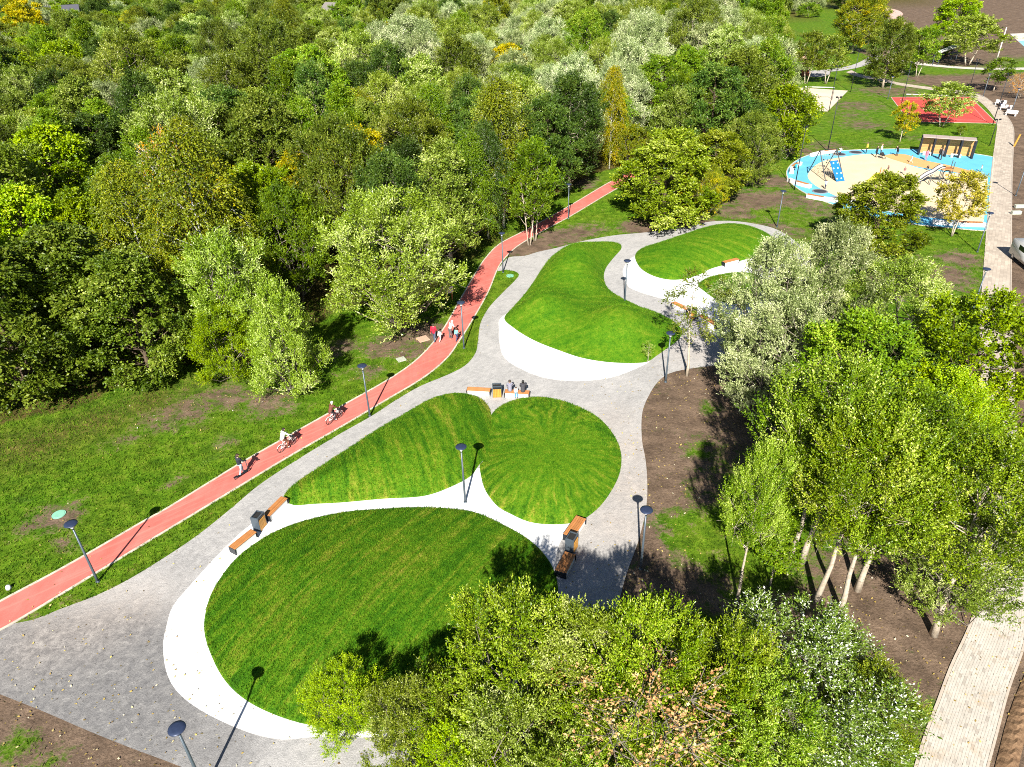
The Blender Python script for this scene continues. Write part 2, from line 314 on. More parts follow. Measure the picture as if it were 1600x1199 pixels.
# bare earth: (px, py, radius_m, strength)
SOIL = [(60, 1150, 6, 1.2), (150, 1190, 5, 1.2), (0, 1120, 5, 1.2), (230, 1230, 5, 1.2), (-40, 1160, 5, 1.2),
        (1060, 640, 4.2, 1.3), (1040, 700, 4, 1.3), (1090, 600, 3.5, 1.3), (1050, 760, 3.6, 1.2), (1030, 840, 3.0, 1.1), (1120, 650, 3.5, 1.2), (1160, 620, 4, 1.1), (1010, 920, 3, 1.1), (1050, 900, 4, 1.0), (1180, 700, 4, .9), (1250, 1000, 4, 1.0), (1330, 930, 4, .9),
        (1420, 960, 4, 1.3), (1480, 970, 2.6, 1.3), (1480, 1030, 2.2, 1.3), (1430, 1060, 3, 1.2), (1380, 900, 4, .9), (1440, 900, 4, .9), (1350, 1000, 4, 1.2), (1460, 1080, 1.6, 1.1),
        (290, 640, 2.8, .75), (350, 620, 2.6, .8), (420, 630, 2.6, .78), (240, 660, 2.2, .65), (190, 690, 1.8, .5), (530, 545, 2.6, .7), (610, 540, 2.6, .85), (665, 520, 2.6, 1.0), (640, 545, 2.2, .8), (575, 580, 1.6, .7), (90, 808, 1.6, .95), (50, 820, 1.2, .6), (470, 590, 2.5, .7), (100, 850, 1.2, .55), (350, 690, 1.2, .6), (280, 750, 1.0, .5),
        (830, 385, 3, 1.1), (870, 372, 3.2, 1.0), (810, 393, 2, 1.1), (920, 358, 3, .7), (900, 365, 3, .85), (1000, 355, 3, 1.0), (1080, 348, 3.5, .9), (900, 282, 3, .95), (915, 290, 2, .8),
        (1215, 322, 7, 1.0), (1180, 312, 5, .9), (1250, 330, 5, .85), (1160, 330, 4, .9), (1230, 355, 4, .9), (1205, 283, 4, .9), (1290, 345, 4, .6), (1240, 235, 4, .9), (1290, 228, 4, .7),
        (1460, 430, 5, .85), (1430, 415, 4, .7), (1500, 405, 3, .8), (1400, 440, 5, .75), (1490, 440, 3, .6),
        (1340, 165, 6, .75), (1350, 195, 5, .7), (1330, 180, 4, .6), (1390, 142, 8, .8), (1440, 125, 8, .8), (1540, 128, 9, .8), (1520, 140, 5, .9), (1460, 95, 9, .9), (1500, 97, 12, 1.0), (1545, 85, 12, .9), (1420, 215, 3, .5), (1380, 225, 4, .5)]
soil_c = np.array([[*G(a, b)[:2], r, s] for a, b, r, s in SOIL])
east = GL([(1548, 1199), (1580, 1077), (1604, 1010), (1610, 920), (1607, 881), (1596, 760), (1588, 640), (1585, 540), (1582, 481), (1582, 405), (1583, 270), (1585, 199), (1565, 171)])
def soil_mask(p):
    m = np.zeros(len(p))
    for x, y, r, s in soil_c: m = np.maximum(m, s*np.exp(-(((p[:, 0]-x)**2+(p[:, 1]-y)**2)/(r*r))**1.2*.8))
    for a, b, r in GREEN: x, y = G(a, b)[:2]; m = m*(1-.6*np.exp(-(((p[:, 0]-x)**2+(p[:, 1]-y)**2)/(r*r))))
    ex = np.interp(p[:, 1], east[:, 1], east[:, 0]); e = (p[:, 0] > ex-.3) & (p[:, 1] < 175); m = np.where(e, 1.6, m)
    far = (p[:, 1] > 205) & (p[:, 0] > 95+.45*(p[:, 1]-205)+12*np.sin(p[:, 1]*.03)); m = np.where(far, 1.2, m)
    return m
LITTER = [(150, 658, 2.6, .85), (230, 625, 2.4, .85), (60, 695, 2.8, .85), (300, 600, 2.2, .5), (0, 700, 2.5, .7), (745, 400, 2, .8), (775, 372, 2.5, .7), (100, 672, 2.0, .8)]
GREEN = [(1085, 700, 1.5), (1110, 640, 1.2), (1060, 830, 1.6), (1095, 860, 1.6), (1120, 820, 1.8), (1075, 770, 1.0), (1180, 880, 2.0), (1500, 1075, .8), (1530, 940, .6), (1470, 1120, 1.0), (30, 1165, 1.2), (70, 1195, 1.0), (1230, 330, 3), (1195, 335, 2), (1260, 350, 3)]
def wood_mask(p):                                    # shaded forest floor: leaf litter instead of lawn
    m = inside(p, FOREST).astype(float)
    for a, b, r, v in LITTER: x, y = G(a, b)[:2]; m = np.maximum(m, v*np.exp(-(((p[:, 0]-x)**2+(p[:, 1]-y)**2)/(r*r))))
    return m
FOREST = np.concatenate([GL([(-420, 800), (-150, 712), (0, 662), (120, 636), (225, 588), (300, 566), (400, 570), (470, 520), (540, 478), (640, 470), (700, 432), (730, 385), (775, 352), (850, 312), (930, 270), (985, 258), (1010, 285), (1100, 300), (1190, 262), (1210, 235), (1196, 170), (1206, 118), (1203, 75), (1220, 30)]), np.array([(130, 345), (150, 350), (190, 352), (215, 420), (-420, 470), (-420, 60), (-90, 30)])])

# ------------------------------------------------------------------ ground: one sheet to the horizon
def ax(a, b, fine, lim):
    inner = list(np.arange(a, b, fine)); out = []; s = fine; x = b
    while x < lim: out.append(x); s *= 1.25; x += s
    lo = []; s = fine; x = a
    while x > -lim: s *= 1.25; x -= s; lo.append(x)
    return np.array(lo[::-1]+inner+out)
gx, gy = ax(-60, 90, .6, 3500), ax(8, 130, .6, 3500)
X, Y = np.meshgrid(gx, gy); pts = np.stack([X.ravel(), Y.ravel()], 1); nx = len(gx)
ii = np.arange(len(gy)-1)[:, None]*nx+np.arange(nx-1)[None]; ii = ii.ravel()
k = N('lawn'); p = k.pos(); fine = k.noise(p, 7, 5, .75); mid = k.noise(p, 1.1, 5, .7); big = k.noise(p, .12, 4, .6)
gr = k.ramp(k.math('ADD', k.math('MULTIPLY', fine, .5), k.math('MULTIPLY', mid, .5)), [(.36, (.024, .070, .003)), (.46, (.062, .158, .004)), (.54, (.115, .225, .009)), (.66, (.24, .28, .04))])
gr = k.mix(k.ramp(big, [(.35, 0.), (.7, .55)]), gr, k.ramp(k.math('ADD', k.math('MULTIPLY', mid, .6), k.math('MULTIPLY', fine, .4)), [(.35, (.06, .12, .005)), (.65, (.22, .26, .02))]))
so = k.ramp(k.math('ADD', k.math('MULTIPLY', fine, .55), k.math('MULTIPLY', k.noise(p, .5, 5, .6), .45)), [(.3, (.085, .057, .038)), (.5, (.185, .128, .088)), (.7, (.33, .235, .165))])
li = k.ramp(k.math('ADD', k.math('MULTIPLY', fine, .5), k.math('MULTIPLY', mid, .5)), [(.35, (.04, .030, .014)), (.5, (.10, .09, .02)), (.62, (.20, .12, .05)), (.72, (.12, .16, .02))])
n6 = k.noise(p, .55, 6, .72)
msk = k.math('ADD', k.attr('soil'), k.math('MULTIPLY', k.math('SUBTRACT', n6, .5), 1.5)); msk = k.math('ADD', msk, k.math('MULTIPLY', k.math('SUBTRACT', k.math('ADD', k.math('MULTIPLY', mid, .5), k.math('MULTIPLY', fine, .5)), .5), 2.2))
patch = k.ramp(k.noise(p, .21, 6, .68), [(.60, 0.), (.75, .5)])
msk = k.math('MAXIMUM', k.ramp(msk, [(.38, 0.), (.78, 1.)]), k.math('MULTIPLY', patch, k.ramp(fine, [(.4, 0.), (.6, 1.)])))
so = k.mix(k.ramp(k.noise(p, 6.5, 2, .5), [(.70, 0.), (.74, .8)]), so, (.34, .26, .07)); so = k.mix(k.ramp(n6, [(.35, .3), (.62, 0.)]), so, (.035, .027, .022))
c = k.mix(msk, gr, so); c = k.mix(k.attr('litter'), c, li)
c = k.mix(1, c, k.ramp(k.noise(k.map(p, loc=(3, 9, 0)), .9, 5, .7), [(.35, .66), (.52, .95), (.7, 1.12)]), 'MULTIPLY')
M['lawn'] = k.done(k.bsdf(c, .85, 0, k.bump(k.math('ADD', fine, k.math('MULTIPLY', mid, 1.5)), .8, .08), .12))
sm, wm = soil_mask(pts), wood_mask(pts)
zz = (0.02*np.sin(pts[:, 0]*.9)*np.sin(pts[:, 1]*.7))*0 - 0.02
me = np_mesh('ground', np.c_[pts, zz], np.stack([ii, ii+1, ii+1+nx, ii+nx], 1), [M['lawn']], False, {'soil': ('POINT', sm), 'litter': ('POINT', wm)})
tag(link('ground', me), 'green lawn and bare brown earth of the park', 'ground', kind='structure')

# ------------------------------------------------------------------ paths and surfaces
k = N('grey_paving'); p = k.pos(); fine = k.noise(p, 16, 4, .8); mid = k.noise(p, 2.2, 6, .8, .4); big = k.noise(p, .3, 5, .65, .5); d = k.noise(k.map(k.map(p, rot=(0, 0, R_(-50))), (.9, 1.7, 1)), 1.6, 6, .78, .6)
c = k.ramp(k.math('ADD', k.math('MULTIPLY', big, .4), k.math('MULTIPLY', d, .6)), [(.30, (.30, .292, .285)), (.46, (.40, .39, .38)), (.58, (.48, .465, .45)), (.74, (.58, .56, .54))])
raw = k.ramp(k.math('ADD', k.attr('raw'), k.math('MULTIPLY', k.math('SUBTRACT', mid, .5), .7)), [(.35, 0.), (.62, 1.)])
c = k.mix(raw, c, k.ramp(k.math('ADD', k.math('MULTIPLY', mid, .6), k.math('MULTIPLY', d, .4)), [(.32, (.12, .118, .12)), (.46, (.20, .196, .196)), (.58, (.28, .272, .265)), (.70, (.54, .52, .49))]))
dust = k.math('MULTIPLY', k.attr('dust'), k.ramp(mid, [(.35, .3), (.6, 1.)])); c = k.mix(dust, c, k.ramp(mid, [(.35, (.34, .27, .22)), (.6, (.55, .49, .44))]))
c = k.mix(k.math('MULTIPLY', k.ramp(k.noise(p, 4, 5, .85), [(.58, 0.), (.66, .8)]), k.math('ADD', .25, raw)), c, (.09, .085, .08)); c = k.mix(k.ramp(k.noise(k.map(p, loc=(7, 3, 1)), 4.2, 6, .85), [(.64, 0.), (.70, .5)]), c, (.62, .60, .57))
c = k.mix(1, c, k.ramp(fine, [(.3, .70), (.7, 1.2)]), 'MULTIPLY')
M['grey'] = k.done(k.bsdf(c, .85, 0, k.bump(k.math('ADD', k.math('MULTIPLY', mid, 2.0), fine), .7, .035), .15))
k = N('white_concrete'); p = k.pos(); f = k.noise(p, .6, 5, .65); g = k.noise(p, 14, 4, .8)
c = k.ramp(f, [(.3, (.80, .79, .775)), (.7, (.90, .89, .875))]); c = k.mix(k.ramp(g, [(.64, 0.), (.74, .35)]), c, (.45, .43, .41))
ed = k.math('MULTIPLY', k.attr('edge'), k.ramp(k.noise(p, 2.4, 6, .8), [(.38, 0.), (.62, 1.)])); c = k.mix(k.math('MULTIPLY', ed, .8), c, (.46, .44, .42)); c = k.mix(k.ramp(k.noise(p, .35, 6, .75), [(.52, 0.), (.75, .4)]), c, (.62, .60, .57))
M['white'] = k.done(k.bsdf(c, .7, 0, k.bump(g, .3, .005), .25))
k = N('red_rubber'); p = k.pos(); f = k.noise(p, .5, 5, .65); g = k.noise(p, 18, 3, .8); st = k.noise(k.map(p, (1.2, .2, 1), (0, 0, .85)), 1.3, 4, .6)
c = k.ramp(k.math('ADD', k.math('MULTIPLY', f, .6), k.math('MULTIPLY', st, .4)), [(.3, (.53, .120, .095)), (.52, (.62, .165, .135)), (.72, (.65, .21, .175))]); c = k.mix(1, c, k.ramp(g, [(.3, .86), (.7, 1.1)]), 'MULTIPLY')
c = k.mix(k.ramp(k.noise(k.map(k.map(p, rot=(0, 0, R_(-38))), (.12, 2.2, 1)), 1.4, 5, .7), [(.5, 0.), (.72, .5)]), c, (.66, .30, .24)); c = k.mix(k.ramp(k.noise(p, 2.6, 6, .8), [(.66, 0.), (.74, .35)]), c, (.30, .08, .06))
M['red'] = k.done(k.bsdf(c, .85, 0, k.bump(g, .4, .006), .15))
def rubber(name, c, v=.1):
    k = N(name); p = k.pos(); f = k.noise(p, .35, 5, .65); g = k.noise(p, 10, 3, .8); x = k.mix(1, tuple(c), k.ramp(f, [(.3, 1-v), (.7, 1+v)]), 'MULTIPLY')
    return k.done(k.bsdf(k.mix(1, x, k.ramp(g, [(.3, .92), (.7, 1.06)]), 'MULTIPLY'), .8, 0, None, .15))
M['blue'] = rubber('blue_rubber', (.13, .46, .66)); M['beige'] = rubber('sand_beige', (.72, .58, .38), .1); M['tan'] = rubber('sand_tan', (.68, .37, .15)); M['court'] = rubber('court_red', (.62, .085, .07), .14); M['sandcourt'] = rubber('court_sand', (.72, .58, .44))
def st(o, label, cat): return tag(o, label, cat, kind='structure')
plz = st(sheet('plaza', grey, 0.004, M['grey'], 1.0), 'grey dusty paved walk that winds around the grass mounds', 'path')
co = np.empty(len(plz.data.vertices)*3); plz.data.vertices.foreach_get('co', co); co = co.reshape(-1, 3)[:, :2]
def spots(p, L): 
    m = np.zeros(len(p))
    for a, b, r, v in L: x, y = G(a, b)[:2]; m = np.maximum(m, v*np.exp(-(((p[:, 0]-x)**2+(p[:, 1]-y)**2)/(r*r))))
    return m
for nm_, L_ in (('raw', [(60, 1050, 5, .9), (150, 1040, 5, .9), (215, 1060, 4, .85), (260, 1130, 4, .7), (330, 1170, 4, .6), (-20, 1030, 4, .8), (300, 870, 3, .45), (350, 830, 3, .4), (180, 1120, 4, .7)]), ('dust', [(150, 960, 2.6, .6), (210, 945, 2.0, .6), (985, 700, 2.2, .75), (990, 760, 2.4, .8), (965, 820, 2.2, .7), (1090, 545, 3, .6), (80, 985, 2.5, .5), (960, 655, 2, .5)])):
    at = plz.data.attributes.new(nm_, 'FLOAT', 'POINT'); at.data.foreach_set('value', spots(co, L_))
def edged(o, poly):
    n_ = len(o.data.vertices); co_ = np.empty(n_*3); o.data.vertices.foreach_get('co', co_); d_ = edge_dist(co_.reshape(-1, 3)[:, :2], poly)
    at = o.data.attributes.new('edge', 'FLOAT', 'POINT'); at.data.foreach_set('value', np.exp(-d_/.45)); return o
st(edged(sheet('concrete_apron', white1, 0.009, M['white'], .5), white1), 'white concrete band ringing the front grass mound', 'path')
st(edged(sheet('concrete_crescent', white2, 0.009, M['white'], .5), white2), 'white concrete crescent below the saddle-shaped mound', 'path')
st(edged(sheet('concrete_terrace', white3, 0.009, M['white'], .5), white3), 'white concrete terrace below the far oval mound', 'path')
cyc = st(sheet('cycle_path', red_poly, 0.006, M['red']), 'red rubber cycle path crossing the park diagonally', 'path')
for nm, ln in (('kerb', red_up), ('kerb', red_lo)):
    o = kerb(nm, ln, .13, .05, M['kerbstone'], False, -.012); o.parent = cyc
pl = st(sheet('playground_surface', play, 0.005, M['blue']), 'blue rubber playground surface with beige sand middle', 'playground')
o = sheet('sand_area', beige, 0.010, M['beige']); o.parent = pl
o = sheet('tan_area', tan, 0.014, M['tan']); o.parent = pl
o = kerb('kerb', play, .14, .06, M['kerbstone'], True, -.012); o.parent = pl
ct = st(sheet('sports_court', court, 0.005, M['court']), 'red rectangular sports court with white lines', 'court')
def inset(q, a):
    c = q.mean(0); out = []
    for v in q: d = c-v; out.append(v+d/np.linalg.norm(d)*a)
    return np.array(out)
M['court_line'] = rubber('court_line', (.60, .42, .38))
q = inset(court, 2.6); q = np.concatenate([q, q[:1]]); o = kerb('line', np.concatenate([np.linspace(q[i], q[i+1], 6)[:-1] for i in range(4)]), .06, .004, M['court_line'], True, .006); o.parent = ct
o = kerb('kerb', np.concatenate([np.linspace(court[i], court[(i+1) % 4], 6)[:-1] for i in range(4)]), .12, .04, M['kerbstone'], True, -.012); o.parent = ct
st(sheet('sand_court', sandc, 0.005, M['sandcourt']), 'pale sand volleyball court on the far lawn', 'court')

# paved walk along the right side
k = N('beige_pavers'); p = k.pos(); f = k.noise(p, .4, 5, .65); g = k.noise(p, 16, 4, .8); br = k.n('TexBrick'); k.set(br.inputs['Vector'], k.map(p, (1, 1, 1), (0, 0, R_(-57)))); br.inputs['Scale'].default_value = 1; br.inputs['Brick Width'].default_value = .6; br.inputs['Row Height'].default_value = .3; br.inputs['Mortar Size'].default_value = .012
br.inputs['Color1'].default_value = (.80, .80, .80, 1); br.inputs['Color2'].default_value = (1.08, 1.08, 1.08, 1); br.inputs['Mortar'].default_value = (.7, .7, .7, 1)
c = k.ramp(f, [(.3, (.44, .37, .30)), (.7, (.58, .50, .41))]); c = k.mix(1, c, br.outputs[0], 'MULTIPLY'); c = k.mix(1, c, k.ramp(g, [(.3, .9), (.7, 1.08)]), 'MULTIPLY')
M['walk'] = k.done(k.bsdf(c, .8, 0, None, .2))
wk = st(sheet('walkway', np.concatenate([walk_l, walk_r[::-1]]), 0.004, M['walk']), 'straight beige paved walkway along the right side of the park', 'path')
M['kerb_beige'] = plain('kerb_beige', (.48, .41, .34), .85, 0, .15, 3)
for ln in (walk_l, walk_r): o = kerb('kerb', ln, .1, .04, M['kerb_beige'], False, -.012); o.parent = wk
k = N('paver'); rnd = k.n('ObjectInfo').outputs['Random']; p = k.pos(); v = k.attr('tone')
f = k.noise(p, .5, 5, .65); g = k.noise(p, 16, 4, .8); w = k.n('TexWhiteNoise'); w.noise_dimensions = '1D'; k.set(w.inputs['W'], k.math('MULTIPLY', rnd, 91.7))
tone = v
c = k.ramp(tone, [(0, (.40, .36, .31)), (.06, (.43, .39, .34)), (.10, (.51, .47, .41)), (1, (.56, .515, .455))]); c = k.mix(1, c, k.ramp(f, [(.3, .86), (.7, 1.1)]), 'MULTIPLY')
c = k.mix(k.ramp(k.noise(p, .9, 6, .75), [(.52, 0.), (.68, .6)]), c, (.48, .37, .26)); c = k.mix(1, c, k.ramp(g, [(.3, .86), (.7, 1.1)]), 'MULTIPLY')
M['paver'] = k.done(k.bsdf(c, .85, 0, k.bump(g, .4, .006), .15))
rng = np.random.default_rng(3)
nl = 46; cl_l = walk_l[:nl]; tl = np.concatenate([[0], np.cumsum(np.linalg.norm(np.diff(cl_l, axis=0), axis=1))])
rows = 20; pl_len = .30; rest = []; gap = .006
def left_at(s): return np.array([np.interp(s, tl, cl_l[:, 0]), np.interp(s, tl, cl_l[:, 1])])
def cross(s, u):
    a = left_at(s); t = left_at(s+.3)-left_at(s-.3); t /= np.linalg.norm(t); nrm = np.array([t[1], -t[0]])
    b = walk_r[np.argmin(np.abs((walk_r-a)@t))]; w = np.dot(b-a, nrm)
    return a+nrm*(.08+u*(w-.14)), t, nrm, w-.14
s = .3
while s < tl[-1]-.8:
    for r in range(rows):
        ss = s+(pl_len/2 if r % 2 else 0)
        c, t, nrm, w = cross(ss+pl_len/2, (r+.5)/rows); rest.append((0, c, math.atan2(t[1], t[0]), w/rows))
    s += pl_len
V, F, tv = [], [], []
for _, c, a, w in rest:
    ca, sa = math.cos(a), math.sin(a); b = len(V); z = .021+rng.uniform(-.001, .0015)
    for x, y in ((-1, -1), (1, -1), (1, 1), (-1, 1)):
        dx, dy = x*(pl_len-gap)/2, y*(w-gap)/2; V.append((c[0]+ca*dx-sa*dy, c[1]+sa*dx+ca*dy, z)); 
    for i in range(4): V.append((V[b+i][0], V[b+i][1], .002))
    F += [(b, b+1, b+2, b+3)]+[(b+i, b+4+i, b+4+(i+1) % 4, b+(i+1) % 4) for i in range(4)]; tv += [rng.uniform()]*5
if V: tag(link('paver_field', np_mesh('paver_field', V, F, [M['paver']], False, {'tone': ('FACE', tv)}), wk), kind='stuff')
# further paths on the far lawn
def path_between(name, pts, w, m, label):
    ln = resample(GL(pts), 1.0, False); A, B = ribbon(ln, w, False); o = sheet(name, np.concatenate([A, B[::-1]]), .007, m); return st(o, label, 'path')
M['pale'] = rubber('pale_paving', (.60, .55, .49)); M['greypath'] = rubber('grey_path', (.42, .40, .39))
path_between('footpath', [(1262, 113), (1300, 110), (1322, 107), (1345, 101), (1360, 94), (1372, 86)], 3.0, M['greypath'], 'grey footpath curving between the thin-stemmed trees on the far lawn')
path_between('footpath', [(1405, 92), (1420, 97), (1465, 103), (1532, 107.5), (1600, 107.5), (1700, 105)], 3.2, M['pale'], 'pale footpath across the far lawn below the white mast')
path_between('footpath', [(1340, 8), (1364, 11), (1388, 15), (1399, 20), (1398, 30), (1410, 40)], 5.0, rubber('pink_path', (.62, .42, .36)), 'pinkish path at the top of the far lawn')
st(sheet('far_plaza', resample(GL([(1262, 117), (1275, 110), (1295, 112), (1290, 119), (1272, 121)]), 1), .009, M['greypath']), 'small grey paved circle under the thin-stemmed trees', 'path')
q = GL([(1578, 53), (1700, 48), (1760, 95), (1612, 84)]); st(sheet('pale_yard', q, .006, M['pale']), 'pale paved yard at the far right edge', 'path')
q = GL([(1591, 64), (1650, 62), (1680, 80), (1606, 79)]); st(sheet('pool', q, .012, rubber('pool_blue', (.25, .5, .68))), 'pale blue splash pool in the far right yard', 'pool')

# ------------------------------------------------------------------ grass mounds
def mound(name, poly, h, run, m, label, extra=None):
    def zf(p):
        d = edge_dist(p, poly); t = np.clip(d/run, 0, 1); z = h*(1-(1-t)**2.2)
        z *= 1+.0*d
        if extra is not None: z *= extra(p)
        return z + np.where(d > .01, .03, 0.0)*np.clip(d/.15, 0, 1)
    o = sheet(name, poly, 0.013, m, .45, zf)
    return st(o, label, 'mound'), zf
def gauss(p, c, r): return np.exp(-((p[:, 0]-c[0])**2+(p[:, 1]-c[1])**2)/(r*r))
cC = mC.mean(0); cD1 = G(965, 520)[:2]; cD2 = G(850, 492)[:2]; cD3 = G(905, 422)[:2]
M['turfA'] = turf('turf_front', angle=R_(58), dry=.45); M['turfB'] = turf('turf_left', angle=R_(108), dry=.25, sc=.8, amp=.54); M['turfC'] = turf('turf_round', centre=(cC[0], cC[1]-1.5), dry=.35, amp=.54)
M['turfD'] = turf('turf_saddle', angle=R_(12), dry=.6, sc=.7, amp=.25); M['turfE'] = turf('turf_far', angle=R_(-30), dry=.5, sc=.8, amp=.34)
md = [mound('grass_mound', mA, .95, 8.0, M['turfA'], 'large round mown grass mound at the front, ringed by white concrete'),
      mound('grass_mound', mB, 1.35, 4.4, M['turfB'], 'teardrop grass mound beside the left bench pair, pressed against the round one'),
      mound('grass_mound', mC, 1.3, 5.0, M['turfC'], 'round grass mound with raying mower streaks, right of the teardrop one'),
      mound('grass_mound', mD, 1.75, 3.4, M['turfD'], 'long saddle-shaped grass mound above the white crescent', lambda p: .30+1.0*gauss(p, cD1, 3.1)+.85*gauss(p, cD2, 2.9)+1.05*gauss(p, cD3, 5.2)),
      mound('grass_mound', mE, 1.15, 4.5, M['turfE'], 'far oval grass mound next to the dark bush'),
      mound('grass_mound', mF, .8, 2.6, M['turfE'], 'smallest grass mound, half hidden behind the silvery willows')]

# ------------------------------------------------------------------ grass blades (nobody could count them)
def blades(name, pos, hgt, m, parent=None, label=None, seed=1):
    r = np.random.default_rng(seed); n = len(pos); nb = 3
    p = np.repeat(pos, nb, 0)+np.c_[r.normal(0, .05, (n*nb, 2)), np.zeros(n*nb)]; h = hgt*r.uniform(.5, 1.2, n*nb)
    a = r.uniform(0, 2*np.pi, n*nb); w = h*.22; lean = r.normal(0, .45, (n*nb, 2))*h[:, None]
    d = np.c_[np.cos(a), np.sin(a), np.zeros(n*nb)]*w[:, None]
    V = np.stack([p-d, p+d, p+np.c_[lean, h]], 1).reshape(-1, 3); F = np.arange(n*nb*3).reshape(-1, 3)
    o = link(name, np_mesh(name, V, F, [m]), parent); return tag(o, label, 'grass' if label else None, kind='stuff')
rng = np.random.default_rng(11)
for (o, zf), poly, n in zip(md, MOUNDS, (52000, 22000, 22000, 26000, 12000, 3000)):
    lo, hi = poly.min(0), poly.max(0); q = rng.uniform(lo, hi, (int(n*1.5), 2)); q = q[inside(q, poly)][:n]; q = q[edge_dist(q, poly) > .06]
    blades('grass', np.c_[q, zf(q)+.005], .085, o.data.materials[0], o, seed=n)
FR = GL([(-60, 660), (230, 560), (480, 470), (720, 420), (800, 350), (960, 280), (1110, 300), (1260, 220), (1400, 195), (1560, 195), (1545, 480), (1540, 900), (1440, 1199), (1300, 1199), (1000, 900), (300, 1215), (-60, 1215)])
lo, hi = FR.min(0), FR.max(0); q = rng.uniform(lo, hi, (560000, 2)); q = q[inside(q, FR)]
keep = np.ones(len(q), bool)
for pg in PAVED+MOUNDS: keep &= ~inside(q, pg)
q = q[keep]; dist = np.hypot(q[:, 0], q[:, 1]); q = q[(rng.uniform(size=len(q)) > soil_mask(q)*1.25+.02) & (rng.uniform(size=len(q)) < np.clip(70/dist, .25, 1)**1.5)]
print('lawn tufts', len(q))
blades('grass', np.c_[q, np.full(len(q), -.02)], .13, M['lawn'], None, 'short uneven lawn grass over the park ground', 7)
# fallen leaves on the bare earth and paving edges
k = N('fallen_leaf'); v = k.attr('tone'); M['fallen'] = k.done(k.bsdf(k.ramp(v, [(0, (.16, .10, .04)), (.4, (.40, .28, .06)), (.75, (.55, .42, .12)), (1, (.60, .56, .44))]), .7))
q = rng.uniform(*[np.array(a) for a in ((-40, 14), (30, 60))], (60000, 2)); w_ = soil_mask(q); nearg = np.exp(-edge_dist(q, grey)/2.0)
keep = rng.uniform(size=len(q)) < np.clip(w_*.16, 0, .16)+nearg*.03
for pg in MOUNDS: keep &= ~inside(q, pg)
q = q[keep]; n = len(q); a = rng.uniform(0, 6.28, n); L_ = rng.uniform(.035, .075, n); d1 = np.c_[np.cos(a), np.sin(a), rng.normal(0, .3, n)]*L_[:, None]; d2 = np.c_[-np.sin(a), np.cos(a), rng.normal(0, .3, n)]*L_[:, None]*.6; p3 = np.c_[q, np.full(n, .035)]
tag(link('leaf_litter', np_mesh('leaf_litter', np.stack([p3-d1, p3-d2, p3+d1, p3+d2], 1).reshape(-1, 3), np.arange(n*4).reshape(-1, 4), [M['fallen']], False, {'tone': ('FACE', rng.uniform(size=n))})), 'small fallen leaves strewn over the bare earth and path edges', 'leaves', kind='stuff')

